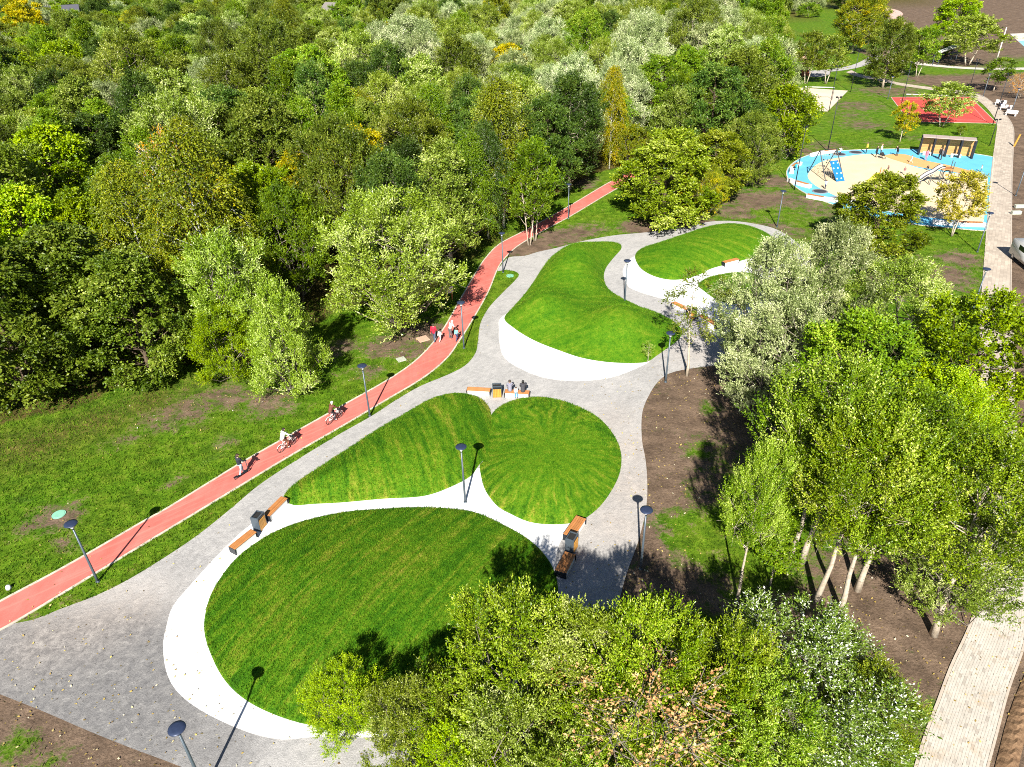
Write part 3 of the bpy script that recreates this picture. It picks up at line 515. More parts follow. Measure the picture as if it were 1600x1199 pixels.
# ------------------------------------------------------------------ trees: leaf-by-leaf crowns on a trunk with limbs
def unit(v): return v/np.maximum(np.linalg.norm(v, axis=-1, keepdims=True), 1e-9)
PROF = {'dome': lambda t: np.sqrt(np.clip(1-((t-.28)/.74)**2, .02, 1)), 'egg': lambda t: np.clip(np.sin(np.pi*np.clip(t*.86+.12, 0, 1)), .05, 1)**.75,
        'spire': lambda t: np.clip(1.08-t, .06, 1)**.62*np.clip(t*6+.35, 0, 1), 'vase': lambda t: np.clip(.35+1.05*t, 0, 1)*np.sqrt(np.clip(1.04-t**3, .05, 1)), 'ball': lambda t: np.sqrt(np.clip(1-((t-.5)/.54)**2, .02, 1))}
def make_tree(key, seed, H, R, z0, prof, nl, lr, lz, ncl, nsh, nlf, L, W, shoot, up, droop, trunk=.16, stems=1, spread=.9, fork=.3, twig=True, fan=.55):
    r = np.random.default_rng(seed); pf = PROF[prof]
    t = (np.arange(nl)+r.uniform(.1, .9, nl))/nl; t = np.clip(t, 0, .97); an = np.arange(nl)*2.399+r.uniform(-.5, .5, nl)
    rad = pf(t)*R*r.uniform(.40, .82, nl); rad[-2:] *= .3
    lc = np.c_[rad*np.cos(an), rad*np.sin(an), z0+t*(H-z0)*.93]; lrad = lr*R*r.uniform(.7, 1.25, nl)*(0.55+.5*pf(t))
    out = unit(lc*[1, 1, 0]+1e-6)
    # clumps on each lobe
    D = unit(r.normal(0, 1, (nl, ncl, 3))+out[:, None]*.55+np.array([0, 0, .45])); Rr = r.uniform(.45, 1.12, (nl, ncl, 1))
    C = lc[:, None]+D*Rr*lrad[:, None, None]*np.array([1, 1, lz]); C[..., 2] = np.maximum(C[..., 2], .25)
    cl_v = np.clip(r.normal(.5, .2, (nl, 1))*.5+r.uniform(0, 1, (nl, ncl))*.5, 0, 1)
    # shoots
    sd = unit(D[:, :, None]*fan+r.normal(0, .40, (nl, ncl, nsh, 3))+np.array([0, 0, up]))
    sl = shoot*r.uniform(.5, 1.25, (nl, ncl, nsh, 1))
    s0 = C[:, :, None]+r.normal(0, .10*lr*R, (nl, ncl, nsh, 3))
    ss = (np.arange(nlf)+r.uniform(0, 1, (nl, ncl, nsh, nlf)))/nlf
    pos = s0[..., None, :]+sd[..., None, :]*(ss*sl)[..., None]; pos[..., 2] -= droop*ss**2*sl
    pos += r.normal(0, L*.22, pos.shape)
    dirn = sd[..., None, :].repeat(nlf, -2)-np.array([0, 0, 1])*(droop*2*ss)[..., None]
    lvv = np.clip(r.normal(.5, .22, pos.shape[:-1]), 0, 1); cvv = np.broadcast_to(cl_v[:, :, None, None], pos.shape[:-1])
    outw = np.broadcast_to(D[:, :, None, None], pos.shape)
    pos = pos.reshape(-1, 3); ax_ = unit(unit(dirn.reshape(-1, 3))+r.normal(0, .48, pos.shape)); outw = outw.reshape(-1, 3)
    nr = unit(r.normal(0, .85, pos.shape)+outw*.45+np.array([0, 0, .5])); w = unit(np.cross(ax_, nr)); nr = np.cross(w, ax_)
    sc = r.uniform(.65, 1.3, (len(pos), 1)); l_ = L*sc; w_ = W*sc
    V = np.stack([pos, pos+ax_*l_*.45+w*w_+nr*l_*.12, pos+ax_*l_, pos+ax_*l_*.45-w*w_+nr*l_*.12], 1).reshape(-1, 3)
    V[:, 2] = np.maximum(V[:, 2], .05); n = len(pos)
    crown = np_mesh('crown_'+key, V, np.arange(n*4).reshape(-1, 4), [], False, {'leaf_value': ('FACE', lvv.ravel()), 'clump_value': ('FACE', cvv.ravel())})
    crown.materials.append(None)
    # trunk(s), limbs to the lobes, twigs to some clumps
    mb = MB(); base = []
    for k_ in range(stems):
        a = k_*2*math.pi/stems+r.uniform(0, 1); o = .12*R*(stems > 1)*r.uniform(.5, 1); b0 = np.array([math.cos(a)*o*.5, math.sin(a)*o*.5, -.1])
        topz = H*.80*r.uniform(.9, 1); tp = np.array([math.cos(a)*o*4*(stems > 1)+r.normal(0, .12), math.sin(a)*o*4*(stems > 1)+r.normal(0, .12), topz])
        pts_ = [b0+(tp-b0)*f+r.normal(0, .06, 3)*[1, 1, 0]*min(f*5, 1)*R*.2 for f in np.linspace(0, 1, 7)]
        rr = trunk/stems**.45; mb.tube(pts_, [max(.02, rr*(1.25 if i == 0 else 1)*(1-.88*i/6)) for i in range(7)], 7); base.append(np.array(pts_))
    for i in range(nl):
        bp = base[i % stems]; e = lc[i]; zt = np.clip(e[2]-(np.hypot(e[0], e[1])*spread), fork*z0+.2, bp[-1][2]*.95)
        s_ = np.array([np.interp(zt, bp[:, 2], bp[:, 0]), np.interp(zt, bp[:, 2], bp[:, 1]), zt]); md_ = (s_+e)/2+np.array([0, 0, -.12*R+.1])+r.normal(0, .08*R, 3)*.6
        r0 = max(.018, trunk*.42*(1-zt/H*.7)); mb.tube([s_, md_, e], [r0, r0*.65, r0*.3], 5, False)
        if twig:
            for j in range(0, ncl, 1 if key == 'bare1' else 4): c_ = C[i, j]; bt_ = key == 'bare1'; mb.tube([e, (e+c_)/2+r.normal(0, .08, 3), c_+D[i, j]*shoot*(1.1 if bt_ else .5)], [.017, .013, .008] if bt_ else [r0*.28, r0*.2, .006], 3, False)
    tr = mb.mesh('trunk_'+key, M['bark_grey'], True); tr.materials.clear(); tr.materials.append(None)
    PROTO[key] = (crown, tr, float(np.percentile(V[:, 2], 99.7)), float(np.percentile(np.hypot(V[:, 0], V[:, 1]), 95)))
PROTO = {}
def bark(name, a, b, sc=(6, 6, 1.2), spots=None):
    k = N(name); tc = k.n('TexCoord').outputs['Object']; f = k.noise(k.map(tc, sc), 1.4, 5, .65, .4); c = k.ramp(f, [(.3, a), (.7, b)])
    if spots: c = k.mix(k.ramp(k.noise(k.map(tc, (3, 3, 9)), 1.2, 4, .7), [(.58, 0.), (.66, .85)]), c, spots)
    return k.done(k.bsdf(c, .85, 0, k.bump(f, .6, .02), .15))
M['bark_grey'] = bark('bark_grey', (.12, .10, .08), (.30, .26, .21)); M['bark_brown'] = bark('bark_brown', (.06, .045, .03), (.17, .125, .085))
M['bark_pale'] = bark('bark_pale', (.34, .28, .21), (.62, .54, .43), (3, 3, 2), (.12, .10, .08)); M['bark_birch'] = bark('bark_birch', (.55, .53, .49), (.78, .76, .72), (2, 2, 2), (.06, .055, .05))
LM = {
 'green': leafmat('leaf_green', [(.15, (.030, .068, .010)), (.45, (.070, .125, .016)), (.75, (.13, .19, .026)), (.95, (.24, .27, .07))]),
 'dark': leafmat('leaf_dark', [(.15, (.018, .042, .010)), (.5, (.042, .080, .018)), (.8, (.085, .125, .030)), (.95, (.17, .20, .07))]),
 'olive': leafmat('leaf_olive', [(.15, (.034, .060, .010)), (.45, (.076, .112, .020)), (.75, (.145, .180, .044)), (.95, (.28, .32, .15))]),
 'lime': leafmat('leaf_lime', [(.15, (.050, .10, .008)), (.45, (.120, .19, .014)), (.75, (.215, .29, .028)), (.95, (.34, .37, .07))]),
 'yellow': leafmat('leaf_yellow', [(.15, (.08, .11, .010)), (.45, (.17, .18, .015)), (.75, (.33, .26, .022)), (.95, (.46, .32, .035))]),
 'gold': leafmat('leaf_gold', [(.15, (.10, .11, .02)), (.45, (.22, .21, .04)), (.75, (.34, .30, .08)), (.95, (.42, .37, .13))]),
 'silver': leafmat('leaf_silver', [(.15, (.050, .080, .024)), (.40, (.120, .160, .066)), (.60, (.27, .31, .18)), (.86, (.47, .49, .38))], .22, .38, .5, .12, (1.02, 1.02, .86)),
 'silver2': leafmat('leaf_silver_green', [(.15, (.045, .080, .012)), (.48, (.105, .150, .024)), (.70, (.21, .26, .070)), (.93, (.50, .53, .30))], .25, .38, .5, .2),
 'pale': leafmat('leaf_pale_tips', [(.15, (.045, .085, .012)), (.42, (.10, .15, .022)), (.68, (.15, .20, .05)), (.75, (.44, .46, .40)), (.95, (.50, .51, .47))], .2, .35, .5, .02, (1.0, 1.0, 1.0), .85),
 'birch': leafmat('leaf_birch', [(.15, (.040, .065, .010)), (.45, (.095, .125, .018)), (.72, (.18, .20, .03)), (.90, (.34, .27, .03)), (.98, (.50, .32, .04))]),
 'autumn': leafmat('leaf_autumn', [(.15, (.14, .12, .02)), (.4, (.30, .19, .04)), (.65, (.48, .21, .06)), (.9, (.62, .34, .16))]),
 'rose': leafmat('leaf_rose', [(.15, (.20, .08, .055)), (.45, (.28, .14, .10)), (.75, (.33, .21, .14)), (.95, (.34, .28, .18))]),
 'bright': leafmat('leaf_bright_willow', [(.15, (.050, .090, .010)), (.40, (.115, .170, .022)), (.58, (.21, .27, .075)), (.74, (.34, .39, .20)), (.95, (.44, .48, .33))], .25, .38, .5, .15),
 'pathwillow': leafmat('leaf_path_willow', [(.15, (.050, .090, .012)), (.38, (.115, .178, .022)), (.56, (.20, .275, .055)), (.74, (.33, .39, .17)), (.94, (.46, .50, .33))], .2, .36, .5, .0, (1.0, 1.0, .85)),
 'fresh': leafmat('leaf_fresh', [(.15, (.034, .070, .009)), (.42, (.090, .150, .016)), (.64, (.185, .245, .040)), (.86, (.36, .41, .15))], .18, .38, .5, .15),
 'maple': leafmat('leaf_maple', [(.15, (.024, .046, .008)), (.45, (.056, .090, .014)), (.75, (.115, .150, .032)), (.95, (.24, .27, .10))]),
 'bush': leafmat('leaf_bush', [(.15, (.036, .064, .008)), (.42, (.090, .128, .014)), (.66, (.165, .205, .036)), (.92, (.36, .39, .17))], .18, .42, .35, .08),
 'mixed': leafmat('leaf_mixed', [(.12, (.045, .080, .008)), (.38, (.13, .16, .014)), (.58, (.24, .24, .02)), (.74, (.42, .28, .025)), (.92, (.56, .24, .04))]),
}
#            key     seed  H     R    z0   prof    nl  lr   lz   ncl nsh nlf  L    W    shoot up  droop
make_tree('willow1', 11, 10, 5.0, 1.8, 'dome', 54, .19, .9, 16, 9, 8, .14, .036, .80, .85, .10, .20, 4)
make_tree('willow2', 12, 10, 4.6, .8, 'dome', 34, .25, .95, 20, 8, 9, .165, .042, .85, 1.0, .08, .20, 5)
make_tree('willow3', 13, 12, 5.2, 1.5, 'egg', 38, .25, 1.0, 18, 7, 9, .19, .050, .90, .95, .12, .22, 3)
make_tree('poplar1', 21, 14, 3.4, 2.2, 'egg', 34, .27, 1.5, 16, 7, 8, .18, .064, 1.0, 1.45, .0, .17)
make_tree('poplar2', 22, 15, 3.1, 2.0, 'spire', 36, .29, 1.4, 15, 7, 8, .18, .064, .95, 1.35, .0, .17)
make_tree('poplar3', 23, 13, 3.6, 1.8, 'egg', 34, .28, 1.3, 17, 7, 8, .18, .066, .90, 1.1, .05, .18)
make_tree('broad1', 31, 12, 4.6, 1.2, 'dome', 40, .23, .75, 19, 7, 8, .19, .068, .65, .6, .15, .22)
make_tree('broad2', 32, 13, 4.8, 1.8, 'ball', 42, .22, .75, 18, 7, 8, .19, .070, .65, .6, .18, .22)
make_tree('maple1', 33, 13, 5.2, .7, 'egg', 56, .18, .60, 17, 8, 8, .18, .075, .65, .3, .40, .22)
make_tree('birch1', 41, 15, 2.9, 2.4, 'spire', 34, .31, 1.1, 13, 6, 13, .15, .048, 1.35, .15, 1.0, .13)
make_tree('birch2', 42, 14, 3.1, 2.2, 'egg', 32, .30, 1.1, 13, 6, 13, .15, .048, 1.30, .2, .9, .13)
make_tree('shrub1', 51, 5, 2.6, .4, 'dome', 18, .32, .9, 15, 6, 8, .16, .050, .6, .8, .1, .09, 5)
make_tree('shrub2', 52, 6, 2.6, .5, 'egg', 22, .30, 1.0, 15, 6, 8, .16, .054, .6, .8, .15, .10, 4)
make_tree('young1', 61, 7, 2.0, 2.0, 'egg', 16, .34, 1.0, 11, 5, 7, .18, .06, .6, .8, .1, .09)
make_tree('young2', 62, 8, 2.2, 2.4, 'egg', 20, .32, 1.1, 12, 5, 8, .17, .055, .65, .9, .1, .09, 2)
make_tree('sparse1', 71, 9, 2.3, 3.2, 'vase', 13, .30, .9, 8, 4, 7, .13, .04, .6, .5, .2, .10)
make_tree('bare1', 72, 7, 2.6, 1.2, 'vase', 34, .28, 1.0, 10, 3, 5, .095, .036, .6, .9, .0, .05, 3)
# finer crowns for the trees right under the camera
make_tree('near_poplar1', 81, 13, 3.4, 6.2, 'egg', 28, .25, 1.6, 15, 8, 13, .105, .036, 1.15, 1.6, .0, .17, fan=.8)
make_tree('near_poplar2', 82, 12, 3.3, 5.2, 'egg', 26, .26, 1.5, 15, 8, 13, .105, .036, 1.10, 1.45, .0, .16, fan=.8)
make_tree('near_willow1', 83, 9, 4.0, .8, 'dome', 32, .27, .95, 18, 8, 12, .125, .030, .80, 1.2, .0, .16, 4)
make_tree('near_willow2', 84, 9, 4.2, .7, 'dome', 36, .26, .9, 17, 8, 12, .13, .032, .75, 1.05, .0, .16, 5)
make_tree('near_silver1', 85, 12, 4.4, 1.2, 'egg', 42, .23, 1.0, 17, 8, 11, .13, .036, .80, 1.0, .08, .2, 3)
make_tree('near_broad1', 86, 12, 4.4, 1.4, 'ball', 36, .25, .85, 17, 7, 12, .14, .052, .70, .7, .15, .2)
print('crown tris', sum(len(v[0].polygons)*2 for v in PROTO.values()), 'trunk', sum(len(v[1].polygons)*2 for v in PROTO.values()))
BK = {'willow': 'bark_grey', 'poplar': 'bark_pale', 'broad': 'bark_brown', 'maple': 'bark_brown', 'birch': 'bark_birch', 'shrub': 'bark_grey', 'young': 'bark_pale', 'sparse': 'bark_pale', 'bare': 'bark_pale', 'near_silver': 'bark_grey', 'near_willow': 'bark_grey', 'near_poplar': 'bark_pale', 'near_broad': 'bark_brown'}
_tr = random.Random(4)
TREES = []
def tree(name, shape, leaf, x, y, h, rad, label, group=None, rz=None, bark_=None, lean=(0, 0), cat='tree'):
    cm, tm, H0, R0 = PROTO[shape]
    e = empty(name, (x, y, -.03), _tr.uniform(0, 6.28) if rz is None else rz, label, cat, group); e.scale = (rad/R0, rad/R0, h/H0); e.rotation_euler[0] = lean[0]; e.rotation_euler[1] = lean[1]
    for nm, me, mt in (('crown', cm, LM[leaf]), ('trunk', tm, M[bark_ or BK[shape.rstrip('0123456789')]])):
        o = link(nm, me, e); o.material_slots[0].link = 'OBJECT'; o.material_slots[0].material = mt
    TREES.append((x, y, rad)); return e
def tb(name, shape, leaf, base, topy, rad, label, group=None, **kw):           # surveyed by the foot of the trunk and the top
    b = G(*base); return tree(name, shape, leaf, b[0], b[1], height_of(base, topy), rad, label, group, **kw)
def tt(name, shape, leaf, top, h, rad, label, group=None, **kw):               # surveyed by the top, with a known height
    b = G(top[0], top[1], h*.97); return tree(name, shape, leaf, b[0], b[1], h, rad, label, group, **kw)

# --- front row under the camera
gf = 'trees along the bottom edge'
tt('yellow_shrub', 'near_willow1', 'lime', (530, 1060), 3.6, 1.9, 'yellow-green shrub at the bottom edge, leftmost of the front trees', gf)
tt('willow_tree', 'near_willow2', 'bright', (640, 1078), 5.2, 2.3, 'grey-green willow between the yellow-green shrub and the tall front tree', gf)
tt('willow_tree', 'near_willow1', 'fresh', (800, 945), 8.2, 3.3, 'bright green tree shading the right side of the front mound', gf)
tt('willow_tree', 'near_silver1', 'bright', (915, 968), 8.2, 2.5, 'pale olive willow among the front trees, left of the bare pinkish tree', gf)
tt('willow_tree', 'near_willow2', 'fresh', (1010, 962), 8.2, 3.1, 'fresh green bushy tree in front of the paved walk by the benches', gf)
tt('willow_tree', 'near_willow1', 'fresh', (1145, 992), 7.4, 2.7, 'fresh green bush joining the white-flecked shrub', gf)
tt('bare_tree', 'bare1', 'rose', (1005, 1075), 7.6, 3.2, 'sparse tree with pinkish leaves on bare pale twigs at the bottom edge', gf, bark_='bark_grey')
tt('white_flecked_shrub', 'near_willow2', 'pale', (1265, 1000), 6.2, 4.2, 'big shrub with white-flecked leaves at the bottom right', gf)
tt('willow_tree', 'near_willow1', 'bright', (800, 1120), 6.6, 3.0, 'grey-green tree at the bottom edge below the bright green tree', gf)
tt('shrub', 'near_willow2', 'fresh', (1120, 1080), 5.6, 3.0, 'green shrub at the bottom edge between the bare tree and white-flecked shrub', gf)
tt('shrub', 'near_willow1', 'fresh', (1375, 1060), 4.0, 2.2, 'green shrub between the white-flecked shrub and the paved walkway', gf)
tt('shrub', 'near_willow2', 'lime', (700, 1150), 5.0, 2.3, 'lime green shrub at the bottom edge next to the grey-green willow', gf)
tt('shrub', 'near_willow1', 'fresh', (900, 1180), 5.4, 2.6, 'green shrub at the bottom edge left of the bare pinkish tree', gf)
tt('willow_tree', 'near_willow2', 'fresh', (1190, 1075), 6.4, 3.2, 'fresh green tree hugging the white-flecked shrub from the left', gf)
tt('willow_tree', 'near_willow1', 'fresh', (960, 1055), 6.8, 2.9, 'fresh green tree right behind the bare pinkish tree', gf)
# --- right-hand group
gr_ = 'trees on the right beside the paved walkway'
tb('young_poplar', 'near_poplar2', 'fresh', (1152, 936), 692, 1.6, 'slim young poplar with thin white trunk, nearest the bare earth', gr_)
tb('young_poplar', 'young1', 'green', (1203, 915), 800, 1.2, 'tiny sapling right beside the slim white-trunked poplar', gr_)
tb('poplar_tree', 'near_poplar1', 'fresh', (1236, 868), 625, 2.6, 'poplar with leaning pale trunk right of the slim young poplar', gr_)
tb('poplar_tree', 'near_poplar1', 'fresh', (1274, 940), 640, 2.8, 'poplar with straight pale trunk behind the white-flecked shrub', gr_, lean=(0, .03))
tb('poplar_tree', 'near_poplar2', 'fresh', (1313, 957), 640, 2.9, 'poplar with twin-looking pale trunk, third of the pale-trunked row', gr_)
tb('poplar_tree', 'near_poplar1', 'fresh', (1459, 992), 690, 3.0, 'poplar with leaning pale trunk closest to the paved walkway', gr_)
tt('poplar_tree', 'near_poplar2', 'fresh', (1335, 570), 13, 3.4, 'broad green poplar in the middle of the right tree group', gr_)
tt('poplar_tree', 'near_poplar2', 'green', (1440, 620), 12.5, 3.2, 'green poplar between the middle poplar and the yellowing tree', gr_)
tt('silver_willow', 'near_silver1', 'silver', (1220, 380), 11.5, 3.5, 'silvery willow overhanging the white terrace, leftmost of the silver ones', gr_)
tt('silver_willow', 'near_silver1', 'silver', (1318, 358), 12.0, 3.8, 'tallest silvery willow, in front of the playground tree', gr_)
tt('silver_willow', 'near_silver1', 'silver', (1235, 468), 9.6, 3.6, 'silvery willow lowest in the group, above the dark shadow on earth', gr_)
tt('silver_willow', 'near_silver1', 'silver2', (1420, 412), 10, 4.2, 'silver-topped willow on the lawn left of the walkway lamp', gr_)
tt('broad_tree', 'near_broad1', 'green', (1360, 500), 10.5, 4.2, 'green broadleaf tree behind the middle poplar', gr_)
tt('broad_tree', 'near_broad1', 'dark', (1425, 545), 9.0, 3.6, 'dark green tree right of the silver willows', gr_)
tt('yellow_tree', 'near_broad1', 'lime', (1560, 475), 12.0, 4.6, 'yellowing broadleaf tree at the right edge over the walkway', gr_)
tt('yellow_tree', 'near_poplar2', 'lime', (1500, 590), 9.5, 3.2, 'yellow-green tree in front of the yellowing one at the right edge', gr_)
tt('silver_willow', 'near_silver1', 'silver2', (1565, 735), 9.5, 3.0, 'grey-green willow at the right edge above the paved walkway', gr_)
tb('sparse_tree', 'sparse1', 'silver2', (1073, 587), 418, 2.4, 'thin young tree with see-through crown on the earth bed by the path', rz=.6)
tb('sapling', 'sparse1', 'bright', (1012, 566), 532, .55, 'tiny pale sapling at the tip of the saddle mound')
# --- playground and far lawn
gp = 'trees on the lawns around the playground'
tb('broad_tree', 'broad1', 'bush', (1362, 398), 272, 4.6, 'round green tree in front of the playground, left of the golden one', gp)
tb('golden_tree', 'young2', 'gold', (1487, 369), 268, 2.6, 'golden yellow young tree at the playground corner', gp)
tb('court_tree', 'young2', 'bright', (1470, 199), 129, 4.2, 'pale-topped many-stemmed tree growing at the edge of the red court', gp)
tb('young_tree', 'young1', 'mixed', (1406, 222), 158, 1.9, 'slim tree with orange tints left of the red court', gp)
tb('sapling', 'young1', 'lime', (1500, 212), 196, .8, 'tiny sapling on the grass between pavilion and red court', gp)
tb('broad_tree', 'poplar3', 'olive', (1379, 137), 28, 4.6, 'tall grey-green tree where the footpath meets the far lawn', gp)
tb('thin_stemmed_tree', 'young2', 'silver2', (1259, 131), 48, 4.0, 'thin-stemmed tree beside the far sand court, left of its pair', gp)
tb('thin_stemmed_tree', 'young2', 'silver2', (1290, 131), 55, 4.0, 'thin-stemmed tree beside the far sand court, right of its pair', gp)
tb('yellow_tree', 'poplar3', 'birch', (1330, 84), -8, 6.0, 'big yellow tree on the far lawn', gp)
tb('yellow_tree', 'poplar3', 'birch', (1356, 70), -10, 4.6, 'olive-yellow tree behind the big yellow one on the far lawn', gp)
tb('young_tree', 'young2', 'green', (1432, 121), 42, 3.6, 'pale-trunked tree right of the tall grey-green one', gp)
tb('young_tree', 'poplar3', 'green', (1408, 118), 45, 3.6, 'green tree between the grey-green one and the pale-trunked one', gp)
tb('broad_tree', 'broad1', 'lime', (1478, 88), -8, 6.6, 'large yellow-green tree near the top right corner', gp)
tb('many_stemmed_tree', 'young2', 'bright', (1511, 103), 24, 6.8, 'many-stemmed pale tree left of the white mast', gp)
tb('young_tree', 'young1', 'green', (1552, 143), 90, 3.2, 'small round-headed tree below the white mast', gp)
tb('autumn_tree', 'bare1', 'autumn', (1592, 155), 112, 2.6, 'small orange-brown tree at the right edge near the benches', gp)
tb('round_bush', 'shrub1', 'green', (1264, 27), 4, 4.8, 'lone round bush on the far bright lawn', gp)
tb('broad_tree', 'broad2', 'dark', (1320, 14), -16, 7.0, 'dark tree at the top edge of the far lawn', gp)
tb('yellow_shrub', 'shrub2', 'lime', (1216, 250), 132, 4.2, 'bright yellow-green tree beside the playground path bend', gp)
tb('yellow_shrub', 'shrub2', 'lime', (1232, 225), 140, 3.2, 'yellow tree behind the playground light pole', gp)
# --- edge of the wood
ge = 'trees at the edge of the wood'
tb('willow_tree', 'willow1', 'pathwillow', (628, 517), 298, 6.1, 'big round silvery willow with several trunks beside the red path', ge)
tt('willow_tree', 'willow2', 'pathwillow', (335, 370), 11, 4.2, 'pale-topped willow at the wood edge left of the slim one', ge)
tt('willow_tree', 'willow2', 'lime', (335, 480), 6.5, 2.8, 'low yellow-green bush at the foot of the pale-topped willow', ge)
tb('willow_tree', 'willow2', 'pathwillow', (455, 612), 446, 2.9, 'slim silver-green willow standing out on the lawn', ge)
tt('maple_tree', 'maple1', 'maple', (75, 362), 12, 5.6, 'huge dark maple at the left edge beside the lawn', ge)
tt('maple_tree', 'maple1', 'maple', (175, 405), 10.5, 4.4, 'dark maple between the huge one and the weeping birch', ge)
tt('maple_tree', 'maple1', 'maple', (-45, 400), 12, 5.6, 'dark maple cut off by the left edge of the photo', ge)
tt('maple_tree', 'maple1', 'lime', (60, 205), 14, 6.0, 'glowing lime green maple behind the dark maples', ge)
tt('maple_tree', 'maple1', 'lime', (-25, 235), 12.5, 5.0, 'lime green maple cut off by the left edge', ge)
tt('maple_tree', 'maple1', 'lime', (15, 300), 12.5, 4.8, 'lime green maple low at the left edge just above the huge dark one', ge)
tt('maple_tree', 'maple1', 'lime', (110, 305), 11.5, 3.8, 'smaller lime green maple above the dark maples', ge)
tt('birch_tree', 'birch2', 'birch', (180, 262), 14, 3.4, 'weeping birch with yellow strands beside the dark maples', ge)
tt('birch_tree', 'birch2', 'birch', (280, 190), 14, 3.2, 'birch with yellowing strands behind the pale-topped willow', ge)
tt('orange_tree', 'bare1', 'autumn', (245, 208), 15.5, 2.2, 'half-bare orange tree with white stem among the birches', ge, bark_='bark_birch')
tt('mixed_tree', 'broad2', 'mixed', (300, 275), 11, 3.8, 'maple turning orange and yellow behind the pale-topped willow', ge)
tt('lime_tree', 'broad1', 'lime', (395, 262), 12, 4.2, 'yellow-green tree behind the willows at the wood edge', ge)
tb('willow_tree', 'willow3', 'green', (470, 470), 290, 3.8, 'mid green tree behind the big round silvery willow', ge)
tb('birch_tree', 'birch1', 'birch', (787, 356), 122, 3.9, 'tall yellow-flecked birch with thick white trunk by the red path', ge)
tb('birch_tree', 'birch1', 'green', (742, 386), 205, 2.4, 'slim birch with white stem, leftmost by the red path bend', ge)
tb('birch_tree', 'birch2', 'dark', (763, 373), 190, 2.4, 'slim dark birch between the thick-trunked birch and the path bend', ge)
tb('young_birch', 'young2', 'green', (827, 383), 225, 2.4, 'pale-stemmed young tree on the strip right of the red path', ge)
tb('young_birch', 'young2', 'green', (836, 376), 215, 2.5, 'pale-stemmed young tree touching the one beside the red path strip', ge)
tb('dark_tree', 'broad2', 'dark', (855, 318), 150, 4.0, 'dark green tree behind the yellow-flecked birch', ge)
tb('dark_tree', 'poplar3', 'dark', (890, 296), 115, 4.4, 'tall dark tree above the bend of the red path', ge)
tb('yellow_tree', 'birch2', 'yellow', (952, 263), 105, 2.2, 'bright yellow birch in the wood above the end of the red path', ge)
tb('yellow_shrub', 'shrub2', 'birch', (985, 262), 195, 2.6, 'yellow bush just left of the dark rounded bush', ge)
tb('round_bush', 'broad1', 'bush', (1036, 352), 203, 5.6, 'big dense rounded bush beside the far oval mound', ge)
tb('round_bush', 'broad2', 'bush', (1108, 318), 205, 4.6, 'dense olive bush right of the big rounded one', ge)
tb('round_bush', 'willow1', 'birch', (1092, 345), 255, 3.0, 'low yellowing bush at the foot of the big rounded bush', ge)
tb('willow_tree', 'willow3', 'olive', (1165, 290), 175, 4.4, 'olive tree left of the bright yellow-green playground tree', ge)
tb('poplar_tree', 'poplar3', 'olive', (1145, 240), 75, 4.8, 'tall grey-green tree in the wood left of the sand court', ge)
tb('poplar_tree', 'poplar1', 'green', (1185, 200), 60, 4.4, 'tall green tree at the wood corner facing the sand court', ge)

# --- the wood itself: countable trees in front, one mass behind
print('surveyed trees', len(TREES))
frng = np.random.default_rng(21)
KIND = {'silver': (('willow1', 'willow2', 'willow3'), ('silver', 'bright', 'silver')), 'olive': (('willow3', 'broad1', 'willow2'), ('olive', 'silver2', 'bright')), 'dark': (('poplar1', 'broad2', 'poplar3'), ('dark', 'dark', 'green')), 'green': (('poplar1', 'poplar2', 'poplar3', 'broad1'), ('green', 'green', 'olive')), 'lime': (('broad1', 'shrub2', 'broad2'), ('lime', 'lime')), 'birch': (('birch1', 'birch2'), ('birch', 'green', 'birch')), 'yellow': (('broad2', 'birch2'), ('yellow', 'birch', 'birch'))}
def kind_at(px, py):
    z = frng.uniform()
    if py < 75:
        w = dict(olive=.30, dark=.22, green=.14, lime=.14, silver=.15, yellow=.05) if px < 560 else dict(silver=.55, olive=.20, dark=.10, green=.11, yellow=.04)
    elif py < 200:
        w = dict(olive=.50, silver=.18, dark=.20, green=.12) if px < 520 else (dict(silver=.62, olive=.18, green=.12, dark=.08) if py < 125 and px < 1010 else dict(green=.42, dark=.28, olive=.12, birch=.14, yellow=.04))
    else:
        w = dict(birch=.3, olive=.2, green=.2, lime=.25, yellow=.05) if px < 480 else dict(green=.48, dark=.28, birch=.14, lime=.06, olive=.04)
    c = 0
    for k_, v in w.items():
        c += v
        if z < c: return k_
    return k_
lo, hi = FOREST.min(0), FOREST.max(0)
cand = []
gridh = {}
def free(x, y, r):
    i, j = int(x//8), int(y//8)
    for a in range(i-1, i+2):
        for b in range(j-1, j+2):
            for (u, v, s_) in gridh.get((a, b), ()):
                if (u-x)**2+(v-y)**2 < (.5*(r+s_))**2: return False
    return True
for x, y, r_ in TREES: gridh.setdefault((int(x//8), int(y//8)), []).append((x, y, r_*1.75))
samp = np.c_[frng.uniform(-300, 150, 60000), frng.uniform(40, 400, 60000)]; samp = samp[inside(samp, FOREST)]
redc = (red_up[::3][:min(len(red_up[::3]), len(red_lo[::3]))]); samp = samp[(edge_dist(samp, red_up[::4], False) > 2.6) & (edge_dist(samp, red_lo[::4], False) > 2.6)]
for x, y in samp:
    h = frng.normal(12.3, 2.1); px, py, w = P((x, y, h)); bx, by, _ = P((x, y, 0))
    if w < 5 or px < -120 or px > 1330 or py < -40 or py > 640: continue
    d = math.hypot(x, y); sp = 5.4 if d < 120 else 7.6
    if not free(x, y, sp): continue
    gridh.setdefault((int(x//8), int(y//8)), []).append((x, y, sp)); cand.append((d, x, y, h, px, py))
cand.sort(); print('wood trees', len(cand))
